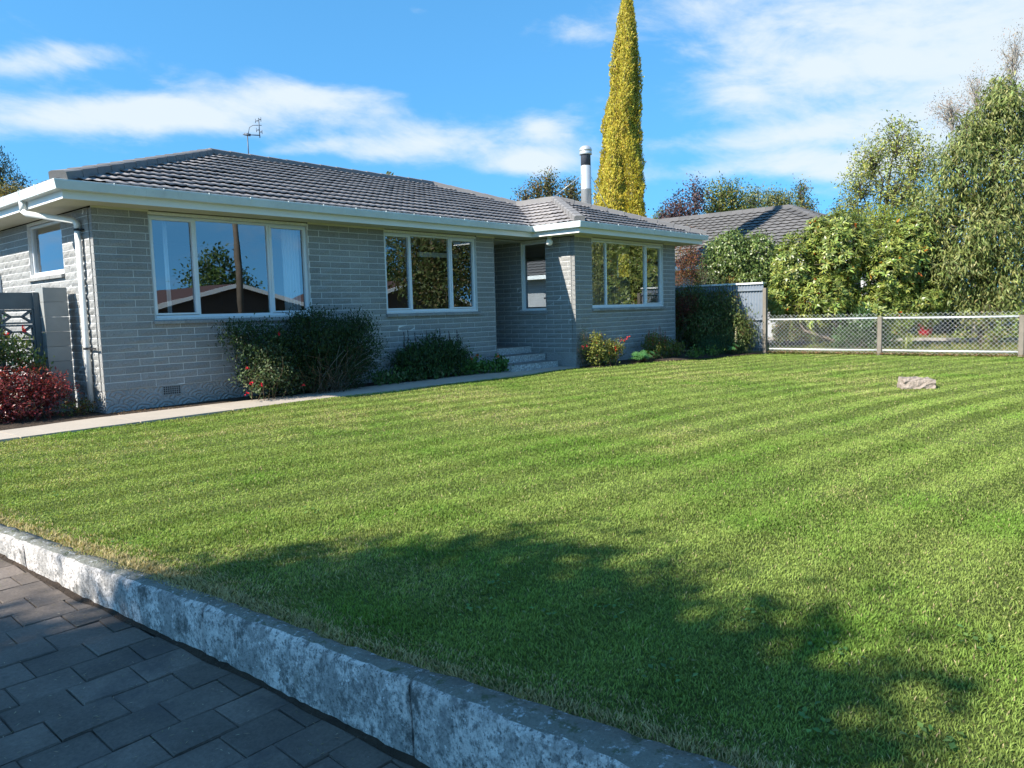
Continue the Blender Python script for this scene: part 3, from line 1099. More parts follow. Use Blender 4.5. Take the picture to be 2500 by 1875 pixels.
# ---- path and beds
def build_path():
    mb = MB()
    mb.box(-9.0, -1.26, -0.10, 8.84, -0.43, -0.004)
    p = mb.build('path', M_PAVBASE, None, kind='structure')
    x = -9.0
    w = [1.35, 1.2, 1.28, 1.22]
    i = 0
    while x < 8.8:
        x1 = min(x+w[i % 4], 8.84)
        mb = MB()
        nx = 8
        b = 0.008
        V = []
        for k in range(nx+1):
            xx = x+b+(x1-x-2*b)*k/nx
            o = -0.05 if xx < -0.4 else 0.0
            bend = -0.22*np.clip((-0.3-xx)/1.3, 0, 1.6)
            ya, yb = float(lawn_edge(max(xx, -2.9)))+0.02, -0.43+bend
            if xx > 7.2:
                ya = -1.3
            V += [(xx, ya+0.01*rng.standard_normal()*0.5, 0.012), (xx, yb+0.004*rng.standard_normal(), 0.014), (xx, ya, -0.03), (xx, yb, -0.03)]
        F = []
        for k in range(nx):
            a = 4*k
            F += [(a, a+4, a+5, a+1), (a+2, a+6, a+4, a), (a+1, a+5, a+7, a+3)]
        F += [(0, 1, 3, 2), (4*nx, 4*nx+2, 4*nx+3, 4*nx+1)]
        mb.add(V, F)
        mb.build('path_slab', M_PATH, p)
        x = x1
        i += 1

    def sheet(name, pts, z):
        # gently lumpy soil, fanned from its outline
        me = MB()
        xs = [q[0] for q in pts]
        c = np.mean(np.array(pts), 0)
        ring = [(x, y, z) for x, y in pts]
        rin = [((x+c[0])/2, (y+c[1])/2, z+0.035) for x, y in pts]
        n = len(pts)
        me.add(ring+rin+[(c[0], c[1], z+0.03)], [(i, (i+1) % n, n+(i+1) % n, n+i) for i in range(n)]+[(n+i, n+(i+1) % n, 2*n) for i in range(n)], True)
        me.build(name, M_SOIL, None, kind='structure')
    sheet('front_bed_soil', [(0.0, -0.46), (2, -0.45), (5, -0.45), (7.2, -0.45), (7.2, 0.05), (3, 0.05), (0, 0.05)], -0.002)
    sheet('side_bed_soil', [(-4.5, -0.62), (-1.6, -0.62), (-0.6, -0.50), (0.02, -0.46), (0.02, 1.2), (0.02, 5.0), (-4.5, 5.0)], -0.001)
    sheet('corner_bed_soil', [(8.84, -1.60), (10.86, -2.04), (12.96, -2.74), (14.38, -2.94), (14.38, 0.5), (13.0, 0.5), (13.0, -1.15), (8.84, -1.15)], 0.004)
    # bark chips along the front wall
    n = 900
    x = 0.0+7.2*rng.random(n)
    y = -0.45+0.42*rng.random(n)
    a = rng.random(n)*6.28
    P = np.stack([x, y, np.full(n, 0.012)], 1)
    D = np.stack([np.cos(a), np.sin(a), 0.4*rng.random(n)], 1)
    me = leaf_mesh('bark_chips', P, D, np.tile([0, 0, 1.0], (n, 1))+0.4*rng.standard_normal((n, 3)), 0.02+0.03*rng.random(n), 0.014, palette(n, [(0.22, 0.14, 0.08), (0.12, 0.08, 0.05), (0.34, 0.26, 0.17)], [2, 2, 1]), M_LEAF, 0.05, 0.3)
    meshobj('bark_chips', me, None, kind='stuff', label='scattered brown bark chips on the soil under the front wall', category='bark chips')


build_path()

# ------------------------------------------------------------------ the house
HL, HW, HP, HD, O = 13.013, 4.156, 1.200, 7.168, 0.483
XS = 7.73           # end of the main front wall, the porch recess follows
XW = HL-HW          # 8.857, left wall of the wing
ZB, ZT, CRS, BL = 0.30, 2.70, 0.10, 0.40
GAP = 0.0095
house = thing('brick_house', 'single storey grey brick house with a low hipped tile roof beside the lawn', 'house', (0, 0, 0))
WIN1 = (0.735, 3.27, 1.246, 2.66)
WIN2 = (4.842, 7.189, 1.246, 2.66)
WIN3 = (9.472, 12.433, 1.243, 2.66)
WSIDE = (1.08, 2.45, 1.93, 2.66)        # y range in the left wall
WPORCH = (-0.43, 0.25, 1.21, 2.66)      # y range in the wing's left wall

brick_n = 0
BRICK_MAX = 300


def brick_mesh(L, rough, seed):
    """split-faced block, origin at the face's lower left corner, face towards -y, depth +y"""
    r = np.random.default_rng(seed)
    L -= GAP
    H = CRS-GAP
    nx = max(2, int(round(L/0.1)))
    nz = 2
    V = []
    for i in range(nx+1):
        for k in range(nz+1):
            ed = i in (0, nx) or k in (0, nz)
            d = 0.0 if ed else -abs(r.normal(0.5, 0.5))*rough
            if ed:
                d = abs(r.normal(0, 0.3))*rough*0.5
            V.append((GAP/2+L*i/nx, d, GAP/2+H*k/nz))
    F = []
    for i in range(nx):
        for k in range(nz):
            a = i*(nz+1)+k
            F.append((a, a+nz+1, a+nz+2, a+1))
    bnd = [i*(nz+1) for i in range(nx+1)]+[nx*(nz+1)+k for k in range(1, nz+1)]+[i*(nz+1)+nz for i in range(nx-1, -1, -1)]+[k for k in range(nz-1, 0, -1)]
    b0 = len(V)
    for i in bnd:
        x, y, z = V[i]
        V.append((x, 0.085, z))
    n = len(bnd)
    for i in range(n):
        F.append((bnd[(i+1) % n], bnd[i], b0+i, b0+(i+1) % n))
    mb = MB()
    mb.add(V, F)
    return mb


BRICK_CACHE = {}


def wall_frame(kind, pos):
    """placement for a wall: local x along the wall, -y outward"""
    if kind == 'front':      # faces -Y, local x = +X
        return Matrix.Translation((0, pos, 0))
    if kind == 'left':       # faces -X, local x runs towards -Y (so that outward is -x)
        return Matrix(((0, 1, 0, pos), (-1, 0, 0, 0), (0, 0, 1, 0), (0, 0, 0, 1)))
    if kind == 'right':      # faces +X, local x runs towards +Y
        return Matrix(((0, -1, 0, pos), (1, 0, 0, 0), (0, 0, 1, 0), (0, 0, 0, 1)))
    if kind == 'back':       # faces +Y, local x = -X
        return Matrix(((-1, 0, 0, 0), (0, -1, 0, pos), (0, 0, 1, 0), (0, 0, 0, 1)))


ALL_BRICKS = []     # (distance, wall object, placement, length)


def brick_wall(kind, pos, a0, a1, openings, name, label=None, rough=0.006, c0=0, c1=0, phase=0.0, bricks=True, lining=None):
    """mortar backing with its openings, and the courses of bricks in front of it. a0..a1 in local x"""
    T = wall_frame(kind, pos)
    mb = MB()
    xs = sorted({a0+(0.1 if c0 else 0.02), a1-0.02, *[q for op in openings for q in op[:2]]})
    zs = sorted({ZB, ZT, *[q for op in openings for q in op[2:4]]})
    zs = [z for z in zs if ZB <= z <= ZT]
    for i in range(len(xs)-1):
        for k in range(len(zs)-1):
            xm, zm = (xs[i]+xs[i+1])/2, (zs[k]+zs[k+1])/2
            if any(op[0] < xm < op[1] and op[2] < zm < op[3] for op in openings):
                continue
            vs_ = []
            for yy in (0.0045, 0.11):
                for (x, z) in ((xs[i], zs[k]), (xs[i+1], zs[k]), (xs[i+1], zs[k+1]), (xs[i], zs[k+1])):
                    vs_.append(T @ Vector((x, yy, z)))
            mb.add(vs_, [(0, 1, 2, 3), (7, 6, 5, 4), (0, 4, 5, 1), (1, 5, 6, 2), (2, 6, 7, 3), (3, 7, 4, 0)])
    w = mb.build(name, M_MORTAR, house)
    if label:
        w['label'] = label
    if not bricks:
        return w
    n = int(round((ZT-ZB)/CRS))
    for c in range(n):
        z0 = ZB+c*CRS
        zm = z0+CRS/2
        s0 = a0+(c0 if c % 2 else 0.0)
        s1 = a1-(c1 if c % 2 else 0.0)
        cuts = [(op[0], op[1]) for op in openings if op[2] < zm < op[3]]
        iv = [(s0, s1)]
        for (p, q) in cuts:
            iv = [x for (u, v) in iv for x in ((u, min(v, p)), (max(u, q), v)) if x[1]-x[0] > 0.02]
        x = a0-BL+(phase+(0.0 if c % 2 else 0.2)) % BL
        while x < s1:
            for (u, v) in iv:
                a, b = max(x, u), min(x+BL, v)
                if b-a > 0.03:
                    M = T @ Matrix.Translation((a, rng.normal(0, 0.0012), z0))
                    d = (M.translation-Vector(CAM)).length
                    ALL_BRICKS.append((d, w, M, round(b-a, 2), rough))
            x += BL
    return w


W_front = brick_wall('front', 0.0, 0.0, XS, [WIN1, WIN2], 'front_wall', phase=0.085)
W_left = brick_wall('left', 0.0, -HD, -0.112, [(-WSIDE[1], -WSIDE[0], WSIDE[2], WSIDE[3])], 'side_wall', 'sunlit rough brick side wall', rough=0.013, c1=0.0, phase=0.1)
W_wing = brick_wall('front', -HP, XW, HL, [WIN3], 'wing_front_wall', phase=0.16)
W_porch = brick_wall('left', XW, -1.4, HP-0.093, [(-WPORCH[1], -WPORCH[0], WPORCH[2], WPORCH[3])], 'porch_side_wall', rough=0.010, phase=0.22)
brick_wall('front', 1.4, XS, XW, [], 'porch_back_wall', phase=0.2)
brick_wall('right', XS, 0.093, 1.4, [], 'porch_return_wall', phase=0.0)
brick_wall('right', HL, -HP+0.093, HD, [(0.02, 0.46, 1.95, 2.62), (2.75, 3.55, 1.25, 2.62)], 'far_side_wall', phase=0.1)
brick_wall('back', HD, -HL, 0.0, [(-12.0, -10.2, 1.2, 2.6)], 'rear_wall', bricks=False)

def lay_bricks():
    lst = list(ALL_BRICKS)
    # those that show largest: near and full length, on the walls in view
    seen = {W_front.name, W_left.name, W_wing.name, W_porch.name}

    def score(b):
        d, w, M, L, r = b
        if w.name not in seen or L < 0.15 or (w is W_left and M.translation.y > 4.3):
            return 1e9
        return d*d/L
    lst.sort(key=score)
    rest = {}
    for i, (d, w, M, L, rough) in enumerate(lst):
        key = (L, rough, int(rng.integers(5)))
        if key not in BRICK_CACHE:
            mb = brick_mesh(L, rough, hash((L, rough, key[2])) % 99999)
            BRICK_CACHE[key] = (mb, mb.mesh('brick', M_BRICK))
        mb, me = BRICK_CACHE[key]
        if i < BRICK_MAX:
            placed('brick', me, w, M)
        else:
            rest.setdefault(w.name, (w, MB()))[1].add([M @ Vector(v) for v in mb.v], mb.f)
    for w, mb in rest.values():
        mb.build('brickwork', M_BRICK, w, kind='stuff')


lay_bricks()


# plinth
def plinth():
    mb = MB()
    e = 0.012
    mb.box(e, e, -0.1, XS-e, 0.095, ZB-0.002)
    mb.box(e, 0.112, -0.1, 0.13, HD-e, ZB-0.002)
    mb.box(XW+e, -HP+e, -0.1, HL-e, -HP+0.12, ZB-0.002)
    mb.box(XW+e, -HP+0.12, -0.1, XW+0.13, 1.5, ZB-0.002)
    mb.box(HL-0.12, -HP+0.12, -0.1, HL-e, HD-e, ZB-0.002)
    mb.box(0.13, HD-0.12, -0.1, HL-0.12, HD-e, ZB-0.002)
    return mb.build('foundation', M_PLASTER, house)


found = plinth()


def air_vent(x, y, z0=0.175, z1=0.29, w=0.24):
    mb = MB()
    y1 = y+0.012
    mb.box(x-0.012, y-0.004, z0-0.012, x, y1, z1+0.006)
    mb.box(x+w, y-0.004, z0-0.012, x+w+0.012, y1, z1+0.006)
    mb.box(x, y-0.004, z1-0.006, x+w, y1, z1+0.006)
    mb.box(x, y-0.004, z0-0.012, x+w, y1, z0)
    for i in range(1, 8):
        mb.box(x+w*i/8-0.004, y-0.002, z0, x+w*i/8+0.004, y1, z1-0.006)
    for i in range(1, 4):
        zz = z0+(z1-z0)*i/4
        mb.box(x, y-0.001, zz-0.004, x+w, y1-0.002, zz+0.004)
    mb.m = 1
    mb.box(x, y+0.006, z0, x+w, y+0.010, z1-0.006)
    mb.build('air_vent', [M_BLOCK, M_DARK], found)


air_vent(0.78, 0.004)
air_vent(6.88, 0.004)


# windows
def window(T, x0, x1, z0, z1, mulls, sash=(), sill=True, depth=0.05, name='window', sill_pieces=0.24, wing=False):
    """frame in the reveal; local x along the wall, -y outward. mulls = x of the mullion centres, sash = indices of opening lights"""
    W = lambda p: T @ Vector(p)

    def lbox(mb, a, b, c, d, e, f):
        q = MB()
        q.box(a, b, c, d, e, f)
        mb.add([W(v) for v in q.v], q.f)
    mb = MB()
    fw = 0.036
    y0, y1 = depth, depth+0.06
    lbox(mb, x0+.002, y0, z0, x0+fw, y1, z1-.002)
    lbox(mb, x1-fw, y0, z0, x1-.002, y1, z1-.002)
    lbox(mb, x0+fw, y0, z1-fw, x1-fw, y1, z1-.002)
    lbox(mb, x0+fw, y0-0.012, z0, x1-fw, y1, z0+fw*1.1)
    for m in mulls:
        lbox(mb, m-0.024, y0+.003, z0+fw*1.1, m+0.024, y1-.003, z1-fw)
    w = mb.build(name, M_ALU, house)
    edges = [x0+fw]+[q for m in mulls for q in (m-0.024, m+0.024)]+[x1-fw]
    for i in range(len(edges)//2):
        a, b = edges[2*i], edges[2*i+1]
        if i in sash:
            s = MB()
            sw = 0.026
            lbox(s, a-.012, y0-.012, z0+fw*1.1-.008, a+sw, y1-.02, z1-fw+.008)
            lbox(s, b-sw, y0-.012, z0+fw*1.1-.008, b+.012, y1-.02, z1-fw+.008)
            lbox(s, a+sw, y0-.012, z1-fw-sw, b-sw, y1-.02, z1-fw+.008)
            lbox(s, a+sw, y0-.012, z0+fw*1.1-.008, b-sw, y1-.02, z0+fw*1.1+sw)
            s.build('sash', M_ALU, w)
        g = MB()
        g.add([W((a, y0+0.028, z0+fw*1.1)), W((b, y0+0.028, z0+fw*1.1)), W((b, y0+0.028, z1-fw)), W((a, y0+0.028, z1-fw))], [(0, 1, 2, 3)])
        g.build('pane', M_GLASS, w)
    # dark rubber line round the glass is left to the reveal; sill of sloping bricks
    if sill:
        n = max(2, int(round((x1-x0+0.06)/sill_pieces)))
        for i in range(n):
            a = x0-0.03+(x1-x0+0.06)*i/n+0.003
            b = x0-0.03+(x1-x0+0.06)*(i+1)/n-0.003
            j = rng.normal(0, 0.002)
            s = MB()
            s.add([W((a, -0.048+j, z0-0.085)), W((b, -0.048+j, z0-0.085)), W((b, 0.07, z0-0.085)), W((a, 0.07, z0-0.085)),
                   W((a, -0.048+j, z0-0.045)), W((b, -0.048+j, z0-0.045)), W((b, 0.07, z0-0.006)), W((a, 0.07, z0-0.006))],
                  [(0, 3, 2, 1), (4, 5, 6, 7), (0, 1, 5, 4), (1, 2, 6, 5), (2, 3, 7, 6), (3, 0, 4, 7)])
            s.build('sill_brick', M_BRICK, w)
    return w


TF = wall_frame('front', 0.0)
w1 = window(TF, *WIN1, mulls=[1.404, 2.585], sash=(0, 2), sill_pieces=0.42)
w2 = window(TF, *WIN2, mulls=[5.486, 6.50], sash=(0, 2))
w3 = window(wall_frame('front', -HP), *WIN3, mulls=[10.08, 11.70], sash=(2,))
ws = window(wall_frame('left', 0.0), -WSIDE[1], -WSIDE[0], WSIDE[2], WSIDE[3], mulls=[], sash=(), sill_pieces=0.5)
wp = window(wall_frame('left', XW), -WPORCH[1], -WPORCH[0], WPORCH[2], WPORCH[3], mulls=[], sash=())
window(wall_frame('right', HL), 0.02, 0.46, 1.95, 2.62, mulls=[], sill=False)
window(wall_frame('right', HL), 2.75, 3.55, 1.25, 2.62, mulls=[], sill=False)
window(wall_frame('back', HD), -12.0, -10.2, 1.2, 2.6, mulls=[-11.1], sill=False)

# rooms behind the glass
mb = MB()
mb.box(0.115, 0.115, 0.36, HL-0.115, HD-0.12, 0.40)
mb.box(XW+0.115, -HP+0.115, 0.36, HL-0.115, 0.112, 0.40)
mb.build('room_floor', mat('carpet', (0.10, 0.075, 0.055), 0.95), house)
mb = MB()
mb.box(0.115, 0.115, 2.68, HL-0.115, HD-0.12, 2.695)
mb.box(XW+0.115, -HP+0.115, 2.68, HL-0.115, 0.112, 2.695)
mb.build('room_ceiling', mat('room_ceiling_white', (0.45, 0.44, 0.42), 0.9), house)
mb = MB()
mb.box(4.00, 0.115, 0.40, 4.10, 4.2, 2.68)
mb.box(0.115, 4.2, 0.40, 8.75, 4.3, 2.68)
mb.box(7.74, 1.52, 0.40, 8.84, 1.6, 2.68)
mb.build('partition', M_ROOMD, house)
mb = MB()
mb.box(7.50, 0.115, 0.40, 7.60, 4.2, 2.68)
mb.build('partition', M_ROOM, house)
mb = MB()
mb.box(11.95, -1.05, 0.40, 12.03, -0.58, 2.68)
mb.build('partition', M_ROOM, house, label='brown timber panel just inside the wing window')
mb = MB()
mb.box(6.35, 0.75, 2.33, 7.45, 0.82, 2.42)
mb.build('pelmet', M_WHITE, house)


def curtain(x0, x1, y, z0, z1, folds, parent, amp=0.03):
    n = folds*6
    V = []
    for i in range(n+1):
        t = i/n
        yy = y+amp*math.sin(t*folds*2*math.pi)
        V += [(x0+(x1-x0)*t, yy, z0), (x0+(x1-x0)*t, yy, z1)]
    F = [(2*i, 2*i+2, 2*i+3, 2*i+1) for i in range(n)]
    mb = MB()
    mb.add(V, F, True)
    o = mb.build('curtain', M_CURT, parent)
    s = o.modifiers.new('thickness', 'SOLIDIFY')
    s.thickness = 0.003


curtain(2.93, 3.22, 0.22, 0.9, 2.6, 5, w1)
curtain(1.02, 1.08, 0.22, 0.9, 2.6, 1, w1, 0.015)


# ---- eaves
EAVE = [(-O, -O), (XW-O, -O), (XW-O, -HP-O), (HL+O, -HP-O), (HL+O, HD+O), (-O, HD+O)]
WALLP = [(0, 0), (XW, 0), (XW, -HP), (HL, -HP), (HL, HD), (0, HD)]


def offset_eave(d):
    """eaves outline moved outward by d"""
    return [(-O-d, -O-d), (XW-O-d, -O-d), (XW-O-d, -HP-O-d), (HL+O+d, -HP-O-d), (HL+O+d, HD+O+d), (-O-d, HD+O+d)]


def ring_strip(name, prof, mats, label=None):
    """profile of (outward offset, z) swept round the eaves, one part per side with mitred ends"""
    loops = [offset_eave(d) for d, z in prof]
    n = len(prof)
    for s in range(6):
        V = []
        for e in (s, (s+1) % 6):
            for k in range(n):
                x, y = loops[k][e]
                V.append((x, y, prof[k][1]))
        mb = MB()
        fs = [(k, (k+1) % n, n+(k+1) % n, n+k) for k in range(n)]
        mb.add(V, fs)
        mb.add(V[:n], [tuple(range(n))])
        mb.add(V[n:], [tuple(range(n-1, -1, -1))])
        mb.build(name, mats, house)


# soffit, in pieces so that nothing overlaps
zs_ = 2.716
sof = MB()
sof.box(-O+0.02, -O+0.02, zs_, XW-O+0.02, 0.0, zs_+0.008)
sof.box(-O+0.02, 0.0, zs_, 0.0, HD+O-0.02, zs_+0.008)
sof.box(XS, 0.0, zs_, XW, 1.4, zs_+0.008)
sof.box(XW-O+0.02, -HP-O+0.02, zs_, XW, 0.0, zs_+0.008)
sof.box(XW, -HP-O+0.02, zs_, HL+O-0.02, -HP, zs_+0.008)
sof.box(HL, -HP, zs_, HL+O-0.02, HD+O-0.02, zs_+0.008)
sof.box(0.0, HD, zs_, HL, HD+O-0.02, zs_+0.008)
sof.build('soffit', M_SOFFIT, house)
trim = MB()
for (a, b) in ((0.0, WIN1[0]), (WIN1[1], WIN2[0]), (WIN2[1], XS)):
    trim.box(a, -0.022, 2.690, b, -0.004, 2.715)
trim.box(XW, -HP-0.022, 2.690, WIN3[0], -HP-0.004, 2.715)
trim.box(WIN3[1], -HP-0.022, 2.690, HL, -HP-0.004, 2.715)
trim.build('soffit_bead', M_SOFFIT, house)
for (w, y) in ((WIN1, 0), (WIN2, 0), (WIN3, -HP)):
    head = MB()
    head.box(w[0], y+0.030, 2.660, w[1], y+0.11, 2.714)
    head.build('window_head', M_SOFFIT, house)
for (x, w) in ((0.0, WSIDE), (XW, WPORCH)):
    head = MB()
    head.box(x+0.030, w[0], 2.660, x+0.11, w[1], 2.714)
    head.build('window_head', M_SOFFIT, house)
ring_strip('fascia', [(0.0, 2.708), (0.0, 2.862), (-0.022, 2.862), (-0.022, 2.708)], M_WHITE)
ring_strip('gutter', [(0.004, 2.800), (0.095, 2.806), (0.118, 2.900), (0.118, 2.918), (0.104, 2.922), (0.104, 2.902), (0.084, 2.822), (0.014, 2.816), (0.014, 2.915), (0.004, 2.915)], M_GUTTER)


def gutter_clips():
    mb_list = []
    spots = []
    for x in np.arange(0.08, XW-O-0.2, 0.62):
        spots.append(('f', x, -O-0.118))
    for x in np.arange(XW-O+0.5, HL+O, 0.72):
        spots.append(('f', x, -HP-O-0.118))
    for y in (-1.5, -1.05, -0.75):
        spots.append(('s', XW-O-0.118, y))
    for y in np.arange(0.05, 6, 0.62):
        spots.append(('s', -O-0.118, y))
    for k, (kind, a, b) in enumerate(spots):
        mb = MB()
        wide = 0.035 if k % 7 == 3 else 0.010
        if kind == 'f':
            mb.prism([(0.028, -0.116), (-0.006, -0.018), (-0.006, 0.012), (0.02, 0.012), (0.02, 0.006), (0.0, 0.006), (0.0, -0.02), (0.033, -0.116)], (a, b, 2.916), (a+wide, b, 2.916), (0, 1, 0), (0, 0, 1))
        else:
            mb.prism([(0.028, -0.116), (-0.006, -0.018), (-0.006, 0.012), (0.02, 0.012), (0.02, 0.006), (0.0, 0.006), (0.0, -0.02), (0.033, -0.116)], (a, b, 2.916), (a, b+wide, 2.916), (1, 0, 0), (0, 0, 1))
        mb.build('gutter_clip', M_GUTTER, house)


gutter_clips()

# downpipe at the corner
dp = MB()
px, py = -0.055, 0.33
dp.tube([(-O-0.05, 0.78, 2.81), (-O-0.05, 0.78, 2.68)], 0.042, 12)
dp.tube([(-O-0.05, 0.78, 2.69), (-O-0.03, 0.74, 2.645), (px-0.02, py+0.05, 2.555), (px, py, 2.50), (px, py, 2.44)], 0.040, 12)
dp.tube([(px, py, 2.46), (px, py, 0.02)], 0.0385, 14)
dpo = dp.build('downpipe', M_WHITE, house)
for z in (0.865, 2.43):
    b = MB()
    b.lathe((px, py, z), [(0.041, -0.014), (0.044, -0.014), (0.044, 0.014), (0.041, 0.014)], 14)
    b.box(px, py-0.36 if z < 1 else py-0.10, z-0.008, -0.004 if z > 1 else px+0.012, py-0.04, z+0.008) if z > 1 else b.box(px-0.006, py-0.30, z-0.010, px+0.006, py-0.044, z+0.010)
    b.build('pipe_bracket', M_DARK, dpo)

# meter box on the side wall
mb = MB()
mb.box(-0.14, 3.86, 1.30, -0.004, 4.45, 2.05)
mb.box(-0.150, 3.90, 1.34, -0.14, 4.41, 2.01)
mb.build('meter_box', M_WHITE, house)

# porch light
pl = MB()
pl.lathe((8.60, -0.75, 2.60), [(0.05, 0.118), (0.06, 0.10), (0.045, 0.075), (0.04, 0.06)], 16)
pl.m = 1
pl.lathe((8.60, -0.75, 2.60), [(0.0745*math.sin(t), 0.0745*math.cos(t)) for t in np.linspace(0.5, 3.13, 12)], 20)
pl.build('porch_light', [M_SOFFIT, M_GLOBE], house)

# steps: exposed aggregate risers, darker treads
for (x0, x1, y0, y1, z0, z1) in ((7.735, 8.84, 0.0, 1.38, -0.05, 0.435), (7.39, 8.80, -0.42, -0.004, -0.05, 0.29), (7.22, 8.70, -0.84, -0.424, -0.05, 0.145)):
    s = MB()
    s.box(x0, y0, z0, x1, y1, z1-0.006)
    s.m = 1
    s.box(x0+0.004, y0+0.004, z1-0.006, x1-0.004, y1-0.002, z1)
    s.build('step', [M_AGG, M_TREAD], house)
# front door in the back of the porch
d = MB()
d.box(7.80, 1.36, 0.44, 8.78, 1.398, 2.45)
door = d.build('front_door', mat('door_timber', (0.09, 0.05, 0.03), 0.5), house)
d = MB()
d.tube([(8.66, 1.355, 1.35), (8.66, 1.30, 1.35), (8.58, 1.30, 1.35)], 0.012, 8)
d.build('handle', M_STEEL, door)

# ---- roof
RS = 0.356
RZ0 = 2.905          # height of the tile bed at the eaves line


def zroof(d):
    return RZ0+RS*(d+O)


E = 0.055
ov = -O-E
AP1 = (HD/2, HD/2)
AP2 = (HL-HD/2, HD/2)
JN = (HL-HW/2, HW/2)
AP3 = (HL-HW/2, -HP+HW/2)
SLOPES = [  # name, convex outline CCW in plan, inward normal, origin on the eaves
    ('front', [(ov, ov), (XW-O-E, ov), JN, AP2, AP1], (0, 1), (0, ov)),
    ('wingleft', [(XW-O-E, -HP-O-E), AP3, JN, (XW-O-E, ov)], (1, 0), (XW-O-E, 0)),
    ('wingfront', [(XW-O-E, -HP-O-E), (HL+O+E, -HP-O-E), AP3], (0, 1), (0, -HP-O-E)),
    ('wingright', [(HL+O+E, -HP-O-E), (HL+O+E, ov), JN, AP3], (-1, 0), (HL+O+E, 0)),
    ('end', [(HL+O+E, ov), (HL+O+E, HD+O+E), AP2], (-1, 0), (HL+O+E, 0)),
    ('left', [(ov, HD+O+E), (ov, ov), AP1], (1, 0), (ov, 0)),
    ('back', [(HL+O+E, HD+O+E), (ov, HD+O+E), AP1, AP2], (0, -1), (0, HD+O+E)),
]
roof_mb = MB()
for nm, poly, nv, og in SLOPES:
    V = []
    for (x, y) in poly:
        d = (x-og[0])*nv[0]+(y-og[1])*nv[1]
        V.append((x, y, RZ0-RS*E+RS*d))
    roof_mb.add(V, [tuple(range(len(V)))])
roof = roof_mb.build('roof', mat('roofing_underlay', (0.03, 0.03, 0.032), 0.95), house)


def tile_mesh_local(width, length, waves, amp, lift, thick, nper=6):
    """x across, y up the slope, z off the slope; the lower edge stands proud and has a lip"""
    n = waves*nper
    V, F = [], []
    for i in range(n+1):
        x = width*i/n
        ph = 2*math.pi*waves*i/n
        w = amp*(0.5+0.5*math.cos(ph))**1.3
        V += [(x, 0.004, lift-thick+w), (x, 0.0, lift+w), (x, length, 0.020+w*0.9)]
    for i in range(n):
        a = 3*i
        F += [(a, a+3, a+4, a+1), (a+1, a+4, a+5, a+2)]
    return V, F


def lay_tiles(slopes, s, width, gauge, waves, amp, lift, thick, material, parent, zfun0, singles, limit, cnt0=0, nper=6):
    V0, F0 = tile_mesh_local(width-0.003, gauge*1.12, waves, amp, lift, thick, nper)
    mbt = MB()
    mbt.add(V0, F0, True)
    me = mbt.mesh('tile', material)
    cosA = 1/math.sqrt(1+s*s)
    sinA = s*cosA
    cnt = cnt0
    cand = []
    rest = MB()
    V0n = np.array(V0)
    for nm, poly, nv, og in slopes:
        nv = np.array(nv, float)
        al = np.array([nv[1], -nv[0]])          # along the eaves, so that al x up x out is right handed
        P2 = np.array(poly)
        a = (P2-np.array(og)) @ al
        dmax = ((P2-np.array(og)) @ nv).max()
        X = np.array([al[0], al[1], 0])
        Yv = np.array([nv[0]*cosA, nv[1]*cosA, sinA])
        Z = np.cross(X, Yv)
        rows = int(dmax/(gauge*cosA))+1
        for r in range(rows):
            x = math.floor(a.min()/width)*width
            while x < a.max():
                org = np.array([og[0], og[1], 0])+X*x+np.array([nv[0], nv[1], 0])*(r*gauge*cosA)
                org[2] = zfun0+s*(r*gauge*cosA)
                jit = rng.normal(0, 0.0022)
                Wv = org+V0n[:, :1]*X+V0n[:, 1:2]*Yv+(V0n[:, 2:]+jit)*Z
                cor = [org, org+X*width, org+X*width+Yv*gauge, org+Yv*gauge]
                ins = [inside(q, poly, 1e-4) for q in cor]
                if all(ins) and nm in singles:
                    M = Matrix((( X[0], Yv[0], Z[0], org[0]+Z[0]*jit), (X[1], Yv[1], Z[1], org[1]+Z[1]*jit), (X[2], Yv[2], Z[2], org[2]+Z[2]*jit), (0, 0, 0, 1)))
                    cand.append((float(np.linalg.norm(org-CAM)), M, Wv))
                else:
                    for f in F0:
                        c = clip_poly([Wv[i] for i in f], poly)
                        if c:
                            rest.add(c, [tuple(range(len(c)))], True)
                x += width
    cand.sort(key=lambda c: c[0])
    for i, (d, M, Wv) in enumerate(cand):
        if i < limit:
            placed('tile', me, parent, M)
        else:
            rest.add(Wv, F0, True)
    rest.build('edge_tiles', material, parent, kind='stuff')


lay_tiles(SLOPES, RS, 0.30, 0.352, 2, 0.012, 0.060, 0.016, M_TILE, roof, RZ0-RS*E, {'front', 'wingleft', 'wingfront'}, 300)


def caps(p0, p1, parent, material, piece=0.42, wid=0.105, hgt=0.085, z_up=0.03):
    """ridge or hip covered with overlapping angular caps, each cap a part"""
    p0, p1 = np.array(p0, float), np.array(p1, float)
    L = np.linalg.norm(p1-p0)
    d = (p1-p0)/L
    side = np.cross(d, (0, 0, 1))
    side /= np.linalg.norm(side)
    up = np.cross(side, d)
    n = max(1, int(round(L/piece)))
    for i in range(n):
        a = p0+d*(L*i/n-0.02)
        b = p0+d*(L*(i+1)/n+0.012)
        prof0 = [(-wid, -0.055), (-wid*0.93, hgt*0.80), (-wid*0.62, hgt), (wid*0.62, hgt), (wid*0.93, hgt*0.80), (wid, -0.055)]
        mb = MB()
        V = [a+side*x*1.04+up*(z+z_up+0.010) for x, z in prof0]+[b+side*x*0.97+up*(z+z_up) for x, z in prof0]
        k = len(prof0)
        F = [(q, q+1, k+q+1, k+q) for q in range(k-1)]+[tuple(range(k-1, -1, -1)), tuple(range(k, 2*k))]
        mb.add(V, F)
        mb.build('ridge_cap', material, parent)


